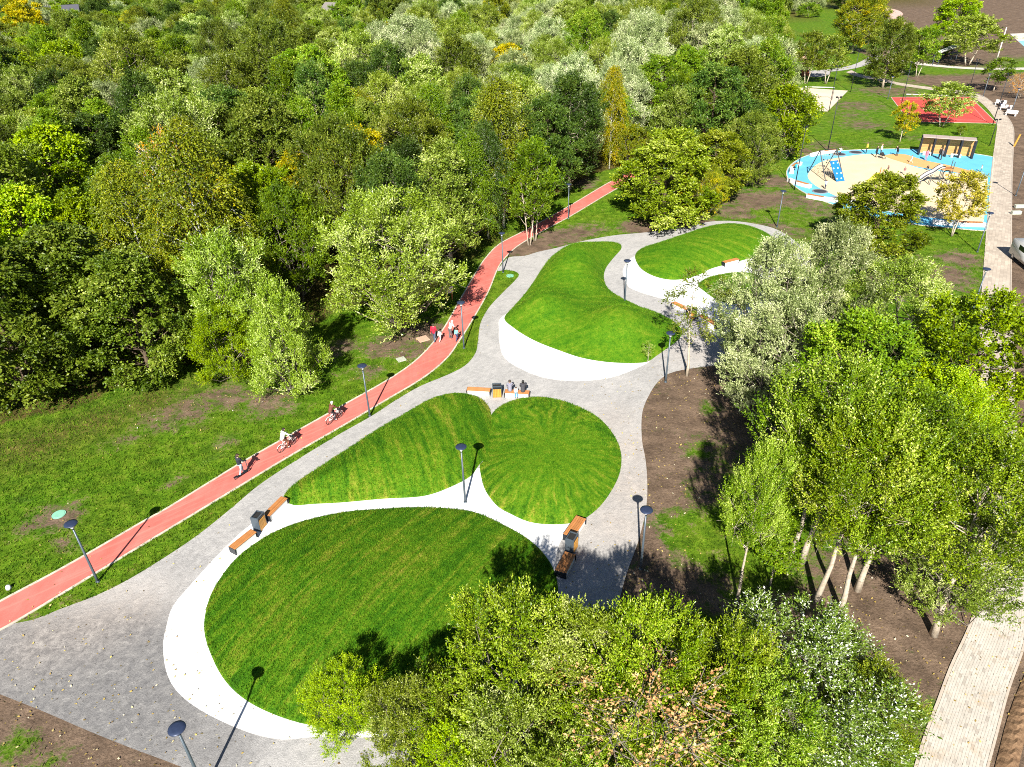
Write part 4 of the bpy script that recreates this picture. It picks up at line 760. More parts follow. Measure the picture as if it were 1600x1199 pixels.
LBL = {'silver': ('silver_willow', 'silvery willow in the dense wood'), 'olive': ('willow_tree', 'olive green rounded tree in the dense wood'), 'dark': ('dark_tree', 'dark green tree in the dense wood'), 'green': ('poplar_tree', 'mid green upright tree in the dense wood'), 'lime': ('lime_tree', 'yellow-green tree in the dense wood'), 'birch': ('birch_tree', 'fine-leaved birch in the dense wood'), 'yellow': ('yellow_tree', 'autumn yellow tree in the dense wood')}
NEAR_N = 230
far_items = []
shapes = sorted({s_ for v in KIND.values() for s_ in v[0]})
variants = []
for i, (d, x, y, h, px, py) in enumerate(cand):
    kd = kind_at(px, py); sh = KIND[kd][0][frng.integers(len(KIND[kd][0]))]; lf = KIND[kd][1][frng.integers(len(KIND[kd][1]))]
    if kd == 'lime' or kd == 'silver': h *= .9
    rad = PROTO[sh][3]*h/PROTO[sh][2]*frng.uniform(.9, 1.15); rad = max(rad, 3.3 if d < 120 else 4.6)
    if i < NEAR_N:
        zx = 'at the left end of the wood' if px < 260 else 'in the wood behind the silvery path willow' if px < 640 else 'in the wood behind the thick-trunked birch' if px < 930 else 'in the wood left of the sand court'
        zd = 'front rows' if d < 85 else 'second rows' if d < 105 else 'middle rows' if d < 130 else 'back rows'
        tree(LBL[kd][0], sh, lf, x, y, h, rad, LBL[kd][1].replace(' in the dense wood', '')+' '+zx+', '+zd, 'trees standing in the wood')
    else: far_items.append((x, y, h, rad, sh, lf))
# far mass: one object, instances on points
pc = bpy.data.collections.new('wood_kinds'); vid = {}
for (_, _, _, _, sh, lf) in far_items:
    if (sh, lf) not in vid: vid[(sh, lf)] = None
for n_, (sh, lf) in enumerate(sorted(vid)):
    o = bpy.data.objects.new('k%03d' % n_, PROTO[sh][0]); o.material_slots[0].link = 'OBJECT'; o.material_slots[0].material = LM[lf]; pc.objects.link(o); vid[(sh, lf)] = n_
me = bpy.data.meshes.new('far_wood'); me.from_pydata([(a[0], a[1], 0) for a in far_items], [], [])
for nm, ty, vals in (('kind_index', 'INT', [vid[(a[4], a[5])] for a in far_items]), ('turn', 'FLOAT', list(frng.uniform(0, 6.28, len(far_items)))), ('sx', 'FLOAT', [a[3]/PROTO[a[4]][3] for a in far_items]), ('sz', 'FLOAT', [a[2]/PROTO[a[4]][2] for a in far_items])):
    at = me.attributes.new(nm, ty, 'POINT'); at.data.foreach_set('value', vals)
fw = link('forest', me); tag(fw, 'far part of the wood merging into one canopy', 'forest', kind='stuff')
ng = bpy.data.node_groups.new('far_wood', 'GeometryNodeTree'); ng.interface.new_socket('Geometry', in_out='INPUT', socket_type='NodeSocketGeometry'); ng.interface.new_socket('Geometry', in_out='OUTPUT', socket_type='NodeSocketGeometry')
nn = ng.nodes; gi, go = nn.new('NodeGroupInput'), nn.new('NodeGroupOutput'); ip = nn.new('GeometryNodeInstanceOnPoints'); ci = nn.new('GeometryNodeCollectionInfo')
ci.inputs[0].default_value = pc; ci.inputs[1].default_value = True; ci.inputs[2].default_value = True
def na(nm, ty): a_ = nn.new('GeometryNodeInputNamedAttribute'); a_.data_type = ty; a_.inputs[0].default_value = nm; return a_.outputs[0]
cx_, cs_ = nn.new('ShaderNodeCombineXYZ'), nn.new('ShaderNodeCombineXYZ'); lk = ng.links.new
lk(na('turn', 'FLOAT'), cx_.inputs[2]); sx_ = na('sx', 'FLOAT'); lk(sx_, cs_.inputs[0]); lk(sx_, cs_.inputs[1]); lk(na('sz', 'FLOAT'), cs_.inputs[2])
e2r = nn.new('FunctionNodeEulerToRotation'); lk(cx_.outputs[0], e2r.inputs[0])
lk(gi.outputs[0], ip.inputs['Points']); lk(ci.outputs[0], ip.inputs['Instance']); ip.inputs['Pick Instance'].default_value = True; lk(na('kind_index', 'INT'), ip.inputs['Instance Index'])
lk(e2r.outputs[0], ip.inputs['Rotation']); lk(cs_.outputs[0], ip.inputs['Scale']); lk(ip.outputs[0], go.inputs[0])
fw.modifiers.new('scatter', 'NODES').node_group = ng

# ------------------------------------------------------------------ park lamps
def lamp_meshes():
    d = {}
    d['pole'] = MB().tube([(0, 0, -.05), (0, 0, .5), (0, 0, 4.0)], [.075, .07, .05], 10).lathe([(.11, -.02), (.11, .06), (.075, .08)], n=12).mesh('lamp_pole', M['pole_metal'], True)
    d['diffuser'] = MB().lathe([(.055, 3.96), (.075, 4.0), (.13, 4.10), (.15, 4.19), (.0, 4.19)], n=20).mesh('lamp_diffuser', M['white_glass'], True)
    d['collar'] = MB().lathe([(.0, 3.90), (.06, 3.90), (.065, 3.97), (.0, 3.97)], n=14).mesh('lamp_collar', M['dark_metal'], True)
    d['arm'] = MB().tube([(.06, 0, 3.97), (.30, 0, 4.26)], .012, 5).tube([(-.03, .052, 3.97), (-.15, .26, 4.26)], .012, 5).tube([(-.03, -.052, 3.97), (-.15, -.26, 4.26)], .012, 5).mesh('lamp_arm', M['dark_metal'])
    d['disc'] = MB().lathe([(.0, 4.17), (.16, 4.19), (.31, 4.25), (.335, 4.28), (.325, 4.305), (.18, 4.33), (.0, 4.335)], n=28).mesh('lamp_disc', M['disc'], True)
    return d
LMP = lamp_meshes()
def lamp(base, label, z=None, top=None):
    b = G(*base) if top is None else G(top[0], top[1], 4.3)
    e = empty('lamp_post', (b[0], b[1], 0), random.Random(base[0] if base else 1).uniform(0, 6), label, 'lamp post', 'disc-headed park lamps')
    for k_, me_ in LMP.items(): link({'disc': 'lamp_disc', 'diffuser': 'diffuser', 'pole': 'pole', 'collar': 'collar', 'arm': 'bracket'}[k_], me_, e)
for b, t in [((153, 909), 'disc lamp post on the grass strip nearest the left edge of the photo'), ((578, 650), 'disc lamp post beside the red path near the brown-jacket cyclist'), ((727, 785), 'disc lamp post on the white concrete between the two mounds'),
             ((725, 544), 'disc lamp post beside the walking families on the red path'), ((786, 426), 'disc lamp post at the rounded tip of the grass strip'), ((888, 342), 'disc lamp post by the far straight of the red path'),
             ((976, 474), 'disc lamp post at the edge of the saddle mound by the white terrace'), ((1040, 597), 'disc lamp post on the earth bed beside the thin young tree'), ((1001, 889), 'disc lamp post on the shaded earth beside the benches'),
             ((1214, 355), 'disc lamp post where the walk bends behind the far oval mound'), ((1527, 394), 'disc lamp post left of the walkway below the golden tree'), ((1517.5, 490), 'disc lamp post left of the walkway beside the yellowing tree'),
             ((1536, 151), 'disc lamp post near the bend of the walkway by the red court'), ((1580, 177), 'disc lamp post behind the benches at the right edge'), ((1587, 306), 'disc lamp post at the right edge on the earth east of the walkway'), ((1387, 155), 'disc lamp post between sand court and red court')]: lamp(b, t)
lamp(None, 'disc lamp post in front of the bottom edge, seen from above', top=(276, 1138))
def floodpole(base, topy, label, twin=True, rz=0.0):
    b = G(*base); h = height_of(base, topy); e = empty('floodlight_pole', (b[0], b[1], 0), rz, label, 'light pole', 'tall thin light poles')
    MB().tube([(0, 0, -.05), (0, 0, h*.5), (0, 0, h)], [.075, .06, .045], 8).build('pole', M['dark_metal'], e, True)
    MB().tube([(-.35, 0, h-.1), (.35, 0, h-.1)], .025, 6).build('crossbar', M['dark_metal'], e)
    for sx in ((-.3, .3) if twin else (.0,)):
        MB().box((sx, -.12, h+.02), (.30, .16, .22), Matrix.Rotation(R_(25), 3, 'X'), .02).build('floodlight', M['dark_metal'], e)
for b, t, l, tw in [((1293, 237), 152, 'tall floodlight pole behind the playground, beside the sand court', True), ((1241, 297), 198, 'tall light pole at the left rim of the blue playground', False), ((1295, 174), 103, 'tall light pole at the near corner of the sand court', True), ((1329, 144), 78, 'tall light pole at the far corner of the sand court', True),
                    ((1551, 195), 115, 'tall light pole at the near right corner of the red court', True), ((1546, 228), 187, 'short double floodlight pole between pavilion and walkway', True), ((1405, 176), 98, 'tall light pole at the left side of the red court', False), ((1512, 148), 94, 'tall light pole at the far corner of the red court', True), ((1232, 112), 72, 'tall light pole by the far end of the red path', True)]: floodpole(b, t, l, tw)

# ------------------------------------------------------------------ benches and bins
def bench(a, b, label, seat=.47, width=.52, flip=False):
    A, B = G(*a, seat)[:2], G(*b, seat)[:2]; L = float(np.linalg.norm(B-A)); c = (A+B)/2; e = empty('bench', (c[0], c[1], 0), math.atan2(B[1]-A[1], B[0]-A[0]), label, 'bench', 'wood-topped concrete benches')
    MB().box((0, 0, (seat-.05)/2), (L-.10, width-.08, seat-.05), bevel=.02).build('concrete_base', M['concrete_white'], e)
    n = 5; sw = width/n
    sm_ = MB().box((0, 0, 0), (L, sw-.014, .05), bevel=.006).mesh('slat', M['wood'])
    for i in range(n): link('slat', sm_, e, (0, -width/2+sw*(i+.5), seat-.025+.001))
    for s_ in (-1, 1): MB().box((s_*(L/2+.016), 0, seat/2-.01), (.025, width+.02, seat-.02), bevel=.004).build('end_plate', M['dark_metal'], e)
    return e
def bin_(c, ang, label, w=.62, d=.46, h=.98):
    b = G(*c); e = empty('litter_bin', (b[0], b[1], 0), ang, label, 'bin', 'wood-fronted litter bins')
    MB().box((0, 0, h/2-.02), (w, d, h-.08), bevel=.01).build('body', M['dark_metal'], e)
    for s_ in (-1, 1): MB().box((s_*(w/2+.02), 0, h/2), (.03, d+.06, h), bevel=.005).build('side_plate', M['pole_metal'], e)
    for s_ in (-1, 1):
        n = 5; sm_ = MB().box((0, 0, 0), (w/n-.012, .03, h*.74), bevel=.004).mesh('slat', M['wood_gold'])
        for i in range(n): link('slat', sm_, e, (-w/2+w/n*(i+.5), s_*(d/2+.017), h*.40))
    rim = MB(); t_ = .05
    for s_ in (-1, 1): rim.box((0, s_*(d/2-t_/2+.01), h), (w+.06, t_, .06)).box((s_*(w/2-t_/2+.02), 0, h+.002), (t_, d-.07, .06))
    rim.build('rim', M['pole_metal'], e); MB().box((0, 0, h-.045), (w-.1, d-.1, .02)).build('dark_hole_plate', M['rubber'], e)  # solid black plate inside the rim, painted as the dark of the hole
bench((362, 856), (396, 829), 'wooden-topped bench at the left, nearer the front mound'); bench((416, 805), (444, 777), 'wooden-topped bench touching the tip of the teardrop mound')
b1, b2 = G(396, 829), G(416, 805); bin_((407, 824), math.atan2(b2[1]-b1[1], b2[0]-b1[0]), 'litter bin between the two benches on the left')
bench((730, 607), (766, 609), 'empty white-fronted bench above the notch of the mounds'); bench((789, 611), (827, 613), 'white-fronted bench with people sitting above the notch of the mounds')
bin_((777, 619), .03, 'litter bin beside the seated people')
bench((888, 837), (908, 808), 'sunlit wooden bench right of the round mound', .47, .66); bench((876, 893), (891, 864), 'half-shaded wooden bench at the end of the round mound', .47, .66)
bin_((893, 858), R_(62), 'litter bin between the sunlit and the shaded bench')
bench((1052, 472), (1075, 483), 'wooden bench by the thin tree on the white terrace'); bench((1094, 492), (1120, 507), 'shaded wooden bench under the silvery willow'); bin_((1081, 497), R_(-32), 'litter bin on the white terrace under the thin tree')
bench((1131, 409.5), (1153, 404), 'wooden bench at the lower edge of the far oval mound')
def cover(c, r, m, label, square=False, name='manhole_cover'):
    b = G(*c); e = MB()
    if square: e.box((0, 0, .02), (r*2, r*2, .07), bevel=.015)
    else: e.lathe([(0, .035), (r*.8, .035), (r*.82, .025), (r, .025), (r, -.02)], n=26)
    o = e.build(name, m, None, False, (b[0], b[1], -.005)); o.rotation_euler[2] = .5; return tag(o, label, 'cover')
M['cover_green'] = plain('cover_green', (.22, .50, .36), .6); M['cover_grey'] = plain('cover_grey', (.42, .44, .36), .8); M['cover_tan'] = plain('cover_tan', (.52, .35, .25), .85)
cover((92, 804), .40, M['cover_green'], 'pale green round manhole cover on the left lawn'); cover((797, 431), .42, M['cover_green'], 'pale green cover on the rounded tip of the grass strip')
cover((627, 562), .36, M['cover_grey'], 'grey-green slab cover on the lawn beside the red path', True, 'slab_cover'); cover((661, 530), .48, M['cover_tan'], 'tan slab cover on bare earth by the red path', True, 'slab_cover')
o = MB().lathe([(0, .22), (.1, .22), (.14, .12), (.14, 0), (.10, -.02)], n=16).build('marker_cap', M['white_paint'], None, True, tuple(G(14, 920))); tag(o, 'small white marker cap on the lawn at the left edge', 'marker')
b = G(733, 470); e = empty('info_sign', tuple(b*[1, 1, 0]), .6, 'small wooden sign post in the shade of the silvery willow', 'sign'); b0 = G(712, 472)
e.location = (b0[0]-.6, b0[1]+.3, 0)
MB().box((-.3, 0, .75), (.10, .10, 1.5)).build('post', M['wood'], e); MB().box((.3, 0, .75), (.10, .10, 1.5)).build('post', M['wood'], e); MB().box((0, -.07, 1.15), (.8, .04, .6)).build('panel', M['white_paint'], e)

# ------------------------------------------------------------------ people
def _ball(nu=12, nv=8):
    V, F = [(0, 0, 1)], []
    for j in range(1, nv):
        for i in range(nu): a, b = i*2*math.pi/nu, j*math.pi/nv; V.append((math.sin(b)*math.cos(a), math.sin(b)*math.sin(a), math.cos(b)))
    V.append((0, 0, -1)); n = len(V)-1
    for i in range(nu):
        k_ = (i+1) % nu; F.append((0, 1+i, 1+k_)); F.append((n, n-nu+k_, n-nu+i))
        for j in range(nv-2): q = 1+j*nu; F.append((q+i, q+nu+i, q+nu+k_)); F.append((q+i, q+nu+k_, q+k_))
    return np.array(V), np.array(F)
BV, BF = _ball()
def cone_ball(acc, a, b, ra, rb):
    a, b = np.array(a, float), np.array(b, float); L = float(np.linalg.norm(b-a)); n = max(2, int(L/(.35*min(ra, rb)))+1) if L > 1e-4 else 1
    for f in np.linspace(0, 1, n): acc.append(BV*(ra+(rb-ra)*f)+a+(b-a)*f)
def pose_joints(pose, seed=0):
    r = random.Random(seed); J = dict(pel=(0, 0, .95), che=(0, .0, 1.30), nec=(0, .01, 1.48), hea=(0, .03, 1.63))
    for s, n in ((-1, 'l'), (1, 'r')):
        J['sh'+n] = (s*.17, 0, 1.42); J['el'+n] = (s*.23, -.03, 1.15); J['wr'+n] = (s*.24, .08, .92); J['hi'+n] = (s*.09, 0, .90); J['kn'+n] = (s*.10, .02, .50); J['an'+n] = (s*.10, -.02, .09); J['to'+n] = (s*.12, .15, .05)
    if pose == 'walk':
        J['knl'] = (-.09, .20, .52); J['anl'] = (-.09, .24, .10); J['tol'] = (-.10, .42, .06); J['knr'] = (.09, -.06, .50); J['anr'] = (.09, -.30, .14); J['tor'] = (.10, -.16, .05); J['wrl'] = (-.24, -.12, .92); J['wrr'] = (.24, .24, .98); J['elr'] = (.23, .03, 1.15)
    if pose == 'scooter':
        for s, n in ((-1, 'l'), (1, 'r')): J['el'+n] = (s*.25, .16, 1.18); J['wr'+n] = (s*.23, .40, 1.08)
        J['hil'] = (-.08, 0, .92); J['anl'] = (-.05, .16, .23); J['tol'] = (-.05, .34, .19); J['knl'] = (-.08, .16, .58); J['anr'] = (.05, -.18, .23); J['tor'] = (.06, 0, .19); J['knr'] = (.08, -.04, .58)
    if pose == 'ride':
        J.update(pel=(0, -.24, .98), che=(0, -.08, 1.30), nec=(0, .02, 1.46), hea=(0, .06, 1.61))
        for s, n, kz, ky, az, ay in ((-1, 'l', .82, .16, .42, .06), (1, 'r', .66, .10, .20, -.06)):
            J['sh'+n] = (s*.17, -.01, 1.40); J['el'+n] = (s*.25, .18, 1.20); J['wr'+n] = (s*.25, .40, 1.07); J['hi'+n] = (s*.09, -.22, .95); J['kn'+n] = (s*.11, ky, kz); J['an'+n] = (s*.11, ay, az); J['to'+n] = (s*.12, ay+.16, az-.05)
    if pose in ('sit', 'sitlean'):
        ln = .22 if pose == 'sitlean' else .04
        J.update(pel=(0, 0, .57), che=(0, ln*.7, .90), nec=(0, ln, 1.07), hea=(0, ln+.05, 1.21))
        for s, n in ((-1, 'l'), (1, 'r')):
            J['sh'+n] = (s*.17, ln, 1.01); J['el'+n] = (s*.23, .10+ln, .78); J['wr'+n] = (s*.12, .34, .68); J['hi'+n] = (s*.09, .03, .55); J['kn'+n] = (s*.12, .44, .52); J['an'+n] = (s*.11, .46, .10); J['to'+n] = (s*.12, .62, .05)
    if pose == 'crouch':
        J.update(pel=(0, -.15, .45), che=(0, .05, .75), nec=(0, .16, .90), hea=(0, .22, 1.03))
        for s, n in ((-1, 'l'), (1, 'r')): J['sh'+n] = (s*.16, .12, .84); J['el'+n] = (s*.22, .28, .62); J['wr'+n] = (s*.12, .46, .50); J['hi'+n] = (s*.09, -.13, .43); J['kn'+n] = (s*.14, .24, .48); J['an'+n] = (s*.12, .02, .10); J['to'+n] = (s*.13, .18, .05)
    if pose == 'lean':
        J.update(che=(0, .16, 1.26), nec=(0, .28, 1.40), hea=(0, .36, 1.52))
        for s, n in ((-1, 'l'), (1, 'r')): J['sh'+n] = (s*.17, .22, 1.35); J['el'+n] = (s*.24, .30, 1.08); J['wr'+n] = (s*.16, .50, .98)
    if pose == 'jump':
        J['wrl'] = (-.45, .05, 1.55); J['ell'] = (-.36, 0, 1.40); J['wrr'] = (.45, .05, 1.5); J['elr'] = (.36, 0, 1.36)
    return J
BONES = [('pel', 'che', .135, .15, 'top'), ('che', 'che', .155, .155, 'top'), ('pel', 'pel', .15, .15, 'bottom'), ('nec', 'hea', .055, .06, 'skin'), ('hea', 'hea', .105, .105, 'skin')]
for n_ in 'lr': BONES += [('sh'+n_, 'che', .075, .12, 'top'), ('sh'+n_, 'el'+n_, .066, .050, 'top'), ('el'+n_, 'wr'+n_, .048, .034, 'top'), ('wr'+n_, 'wr'+n_, .042, .042, 'skin'), ('hi'+n_, 'pel', .105, .12, 'bottom'), ('hi'+n_, 'kn'+n_, .098, .066, 'bottom'), ('kn'+n_, 'an'+n_, .064, .046, 'bottom'), ('an'+n_, 'to'+n_, .05, .042, 'shoes')]
CM = {}
def cloth(c, rough=.8):
    key = tuple(c)
    if key not in CM: CM[key] = plain('cloth_%d' % len(CM), c, rough, 0, .18, 14)
    return CM[key]
WS = bpy.data.scenes.new('workshop')
SKIN = plain('skin', (.56, .33, .24), .55, 0, .06)
PEOPLE = []
def person(pos, rz, h, pose, top, bottom, hair, label, shoes=(.05, .05, .05), seed=0, coat=1.0, longhair=False, child=False, group=None, cap=None):
    J = pose_joints(pose, seed); bm = []; segs = []
    for a, b, ra, rb, reg in BONES:
        k_ = coat if reg == 'top' else 1.0; hd = 1.25 if (child and a == 'hea') else 1.0
        A, B = np.array(J[a]), np.array(J[b]); cone_ball(bm, A, B, ra*k_*hd, rb*k_*hd); segs.append((A, B, (ra+rb)/2*k_*hd, reg))
    hc = np.array(J['hea']); bm.append(BV*.028+hc+[0, .105, -.015]); nb_ = len(bm); me = np_mesh('person', np.concatenate(bm), np.concatenate([BF+i*len(BV) for i in range(nb_)]))
    tmp = bpy.data.objects.new('tmp', me); WS.collection.objects.link(tmp)
    m_ = tmp.modifiers.new('r', 'REMESH'); m_.mode = 'VOXEL'; m_.voxel_size = .022 if pos[1] < 80 else .036; m2 = tmp.modifiers.new('s', 'SMOOTH'); m2.iterations = 3; m2.factor = .5
    PEOPLE.append((tmp, J, segs, pos, rz, h/1.75, top, bottom, shoes, hair, label, group, child, longhair, cap))
def finish_people():
    with bpy.context.temp_override(scene=WS, view_layer=WS.view_layers[0]): dg = bpy.context.evaluated_depsgraph_get(); made = [bpy.data.meshes.new_from_object(t[0].evaluated_get(dg)) for t in PEOPLE]
    for nm, (tmp, J, segs, pos, rz, s, top, bottom, shoes, hair, label, group, child, longhair, cap) in zip(made, PEOPLE):
        nm.name = 'person'; hc = Vector(J['hea']); nm.materials.clear(); order = ['skin', 'top', 'bottom', 'shoes']
        for mt in (SKIN, cloth(top), cloth(bottom), cloth(shoes)): nm.materials.append(mt)
        cen = np.empty(len(nm.polygons)*3); nm.polygons.foreach_get('center', cen); cen = cen.reshape(-1, 3); best = np.full(len(cen), 1e9); idx = np.zeros(len(cen), np.int32)
        for A, B, r, reg in segs:
            ab = B-A; q = np.clip(((cen-A)@ab)/max(ab@ab, 1e-9), 0, 1); d = np.linalg.norm(cen-A-q[:, None]*ab, axis=1)-r; u = d < best; best[u] = d[u]; idx[u] = order.index(reg)
        nm.polygons.foreach_set('material_index', idx); nm.polygons.foreach_set('use_smooth', np.full(len(cen), True))
        o = link('person', nm); o.location = pos; o.rotation_euler = (0, 0, rz); o.scale = (s, s, s); tag(o, label, 'person', group)
        k_ = 1.25 if child else 1.0; b2_ = bmesh.new(); bmesh.ops.create_uvsphere(b2_, u_segments=16, v_segments=12, radius=.118*k_)
        dele = [v for v in b2_.verts if not (v.co.z > .035*k_ or v.co.y < -.03*k_)]; bmesh.ops.delete(b2_, geom=dele, context='VERTS')
        for v in b2_.verts:
            if longhair and v.co.z < -.02: v.co.z -= .14; v.co.y *= .9
            v.co += hc
        hm = bpy.data.meshes.new('hair'); b2_.to_mesh(hm); b2_.free(); hm.materials.append(cloth(cap or hair, .6)); link('cap' if cap else 'hair', hm, o)
        em = MB()
        for sx in (-1, 1): em.lathe([(0, -.012), (.012, 0), (0, .012)], (hc.x+sx*.038*k_, hc.y+.098*k_, hc.z+.012), 6)
        em.build('eyes', cloth((.02, .02, .02), .3), o)
        for n_ in 'lr':                                  # fingers: four and a thumb, slightly curled
            w_ = Vector(J['wr'+n_]); d_ = (w_-Vector(J['el'+n_])).normalized(); sd = d_.cross(Vector((0, 1, .2))).normalized(); nrm_ = sd.cross(d_); f_ = MB()
            for i_, ln_ in enumerate((.062, .072, .070, .056)): p_ = w_+d_*.035+sd*(.027-.018*i_); f_.tube([p_, p_+d_*ln_*.55, p_+d_*ln_*.85+nrm_*.02], [.010, .009, .007], 5)
            p_ = w_+sd*.03; f_.tube([p_, p_+sd*.025+d_*.02, p_+sd*.03+d_*.05+nrm_*.01], [.011, .010, .008], 5); f_.build('fingers', SKIN, o, True)
def face(a, b): d = G(*b)[:2]-G(*a)[:2]; return math.atan2(d[1], d[0])-math.pi/2
TIRE, RIMM = M['rubber'], M['chrome']
def bicycle(pos, rz, label, frame_c=(.75, .75, .74)):
    e = empty('bicycle', pos, rz, label, 'bicycle', 'bicycles on the red path'); fm = plain('bike_paint', frame_c, .35, .1); wr = .29
    for y in (-.50, .52):
        w = MB().torus((0, y, wr), wr-.02, .022, 'x', 26, 6).build('wheel', TIRE, e); MB().torus((0, y, wr), wr-.05, .012, 'x', 26, 5).build('rim', RIMM, w)
        sp_ = MB()
        for i in range(10): a = i*math.pi/5; sp_.tube([(0, y, wr), (0, y+math.cos(a)*(wr-.05), wr+math.sin(a)*(wr-.05))], .004, 3)
        sp_.build('spokes', RIMM, w)
        MB().tube([(0, y+(wr+.03)*math.cos(a_), wr+(wr+.03)*math.sin(a_)) for a_ in np.linspace(.25, 2.6, 9)], .022, 5).build('mudguard', fm, e)
    MB().tube([(0, -.50, wr), (0, -.10, .30), (0, .38, .72)], .026, 7).tube([(0, -.10, .30), (0, -.24, .86)], .022, 7).tube([(0, -.50, wr), (0, -.20, .70)], .015, 6).tube([(0, -.19, .62), (0, .38, .74)], .024, 7).build('frame', fm, e, True)
    MB().tube([(.05, .52, wr), (.05, .42, .62), (0, .36, .80), (0, .33, 1.0)], .018, 6).tube([(-.05, .52, wr), (-.05, .42, .62), (0, .36, .80)], .018, 6).build('fork', fm, e, True)
    MB().tube([(-.29, .36, 1.05), (-.12, .40, 1.02), (0, .33, .98), (.12, .40, 1.02), (.29, .36, 1.05)], .015, 6).build('handlebar', M['dark_metal'], e, True)
    MB().box((0, -.27, .90), (.17, .27, .06), bevel=.025).build('saddle', M['rubber'], e); MB().box((0, .55, .78), (.30, .22, .20), bevel=.03).build('basket', M['dark_metal'], e)
    MB().torus((.05, -.10, .30), .09, .012, 'x', 18, 5).tube([(.05, -.10, .30), (.08, -.06, .16)], .012, 5).tube([(-.05, -.10, .30), (-.08, -.14, .44)], .012, 5).box((.11, -.06, .16), (.09, .08, .025)).box((-.11, -.14, .44), (.09, .08, .025)).build('crank', M['dark_metal'], e)
    return e
def scooter(pos, rz, label):
    e = empty('kick_scooter', pos, rz, label, 'scooter')
    MB().box((0, -.02, .14), (.16, .86, .07), bevel=.02).build('deck', M['dark_metal'], e); MB().tube([(0, .40, .15), (0, .50, .28), (0, .44, 1.08)], .028, 8).build('stem', M['dark_metal'], e, True)
    MB().tube([(-.26, .40, 1.09), (0, .44, 1.09), (.26, .40, 1.09)], .018, 7).build('handlebar', M['dark_metal'], e)
    for y in (-.50, .52): w = MB().torus((0, y, .115), .085, .03, 'x', 20, 7).build('wheel', TIRE, e); MB().lathe([(0, -.02), (.05, -.02), (.05, .02), (0, .02)], n=12).build('hub', RIMM, w).matrix_local = Matrix.Translation((0, y, .115)) @ Matrix.Rotation(R_(90), 4, 'Y')
    MB().box((0, -.50, .235), (.10, .26, .015)).build('rear_mudguard', M['dark_metal'], e)
DN, NV, BK_, WH, GY = (.10, .17, .28), (.02, .03, .08), (.015, .015, .018), (.80, .80, .78), (.16, .16, .18)
hd = face((371, 750), (439, 706))
p0 = tuple(G(379, 743)); scooter(p0, hd, 'black kick scooter on the red path'); person(p0, hd, 1.76, 'scooter', (.02, .025, .04), (.36, .50, .62), (.05, .03, .02), 'person in dark jacket and pale jeans riding the kick scooter', (.03, .03, .03), coat=1.05)
p0 = tuple(G(449, 701)); bicycle(p0, hd, 'white bicycle under the rider in the white top'); person(p0, hd, 1.72, 'ride', WH, (.20, .09, .05), (.03, .02, .02), 'person in white top cycling along the red path', WH, coat=1.1)
p0 = tuple(G(523, 658)); bicycle(p0, hd, 'white bicycle under the rider in the brown jacket'); person(p0, hd, 1.72, 'ride', (.14, .05, .03), (.03, .03, .04), (.03, .02, .02), 'person in brown jacket cycling along the red path', WH, coat=1.1, cap=(.6, .6, .6))
hd2 = face((680, 545), (716, 478)); gw = 'people strolling on the red path'
person(tuple(G(679, 534)), hd2, 1.74, 'walk', (.55, .02, .05), (.07, .10, .16), (.06, .04, .03), 'person in red jacket walking along the red path', coat=1.15, group=gw)
person(tuple(G(688, 534)), hd2-.3, 1.15, 'walk', WH, (.75, .70, .68), (.03, .02, .02), 'child in white walking beside the red jacket', child=True, group=gw, coat=1.15)
person(tuple(G(704, 529)), hd2-.5, 1.74, 'lean', WH, (.13, .12, .13), (.35, .3, .27), 'person in white top and grey trousers on the red path', group=gw, cap=WH)
person(tuple(G(714, 533)), hd2-.4, 1.25, 'walk', (.20, .60, .58), (.03, .05, .14), (.12, .04, .03), 'child in turquoise top at the kerb of the red path', child=True, group=gw)
gs = 'people resting on the bench above the mounds'
person(tuple(G(797, 611, .47)*[1, 1, 0]), .05, 1.70, 'sitlean', (.22, .22, .28), (.05, .05, .07), (.06, .04, .03), 'person in grey jacket sitting next to the litter bin', group=gs, coat=1.15)
bb = G(817, 612, .47)*[1, 1, 0]; person(tuple(bb), -.1, 1.72, 'sitlean', (.05, .05, .06), (.10, .10, .11), (.02, .02, .02), 'person in black jacket sitting at the bench end', group=gs, coat=1.25, longhair=True)
bb = G(806, 612, .47)*[1, 1, 0]+[0, -.1, .16]; person(tuple(bb), math.pi+.1, 1.05, 'sit', (.62, .72, .82), (.05, .32, .55), (.04, .03, .03), 'child in pale top and blue trousers sitting between the two adults', child=True, group=gs)
gq = 'people on the playground'
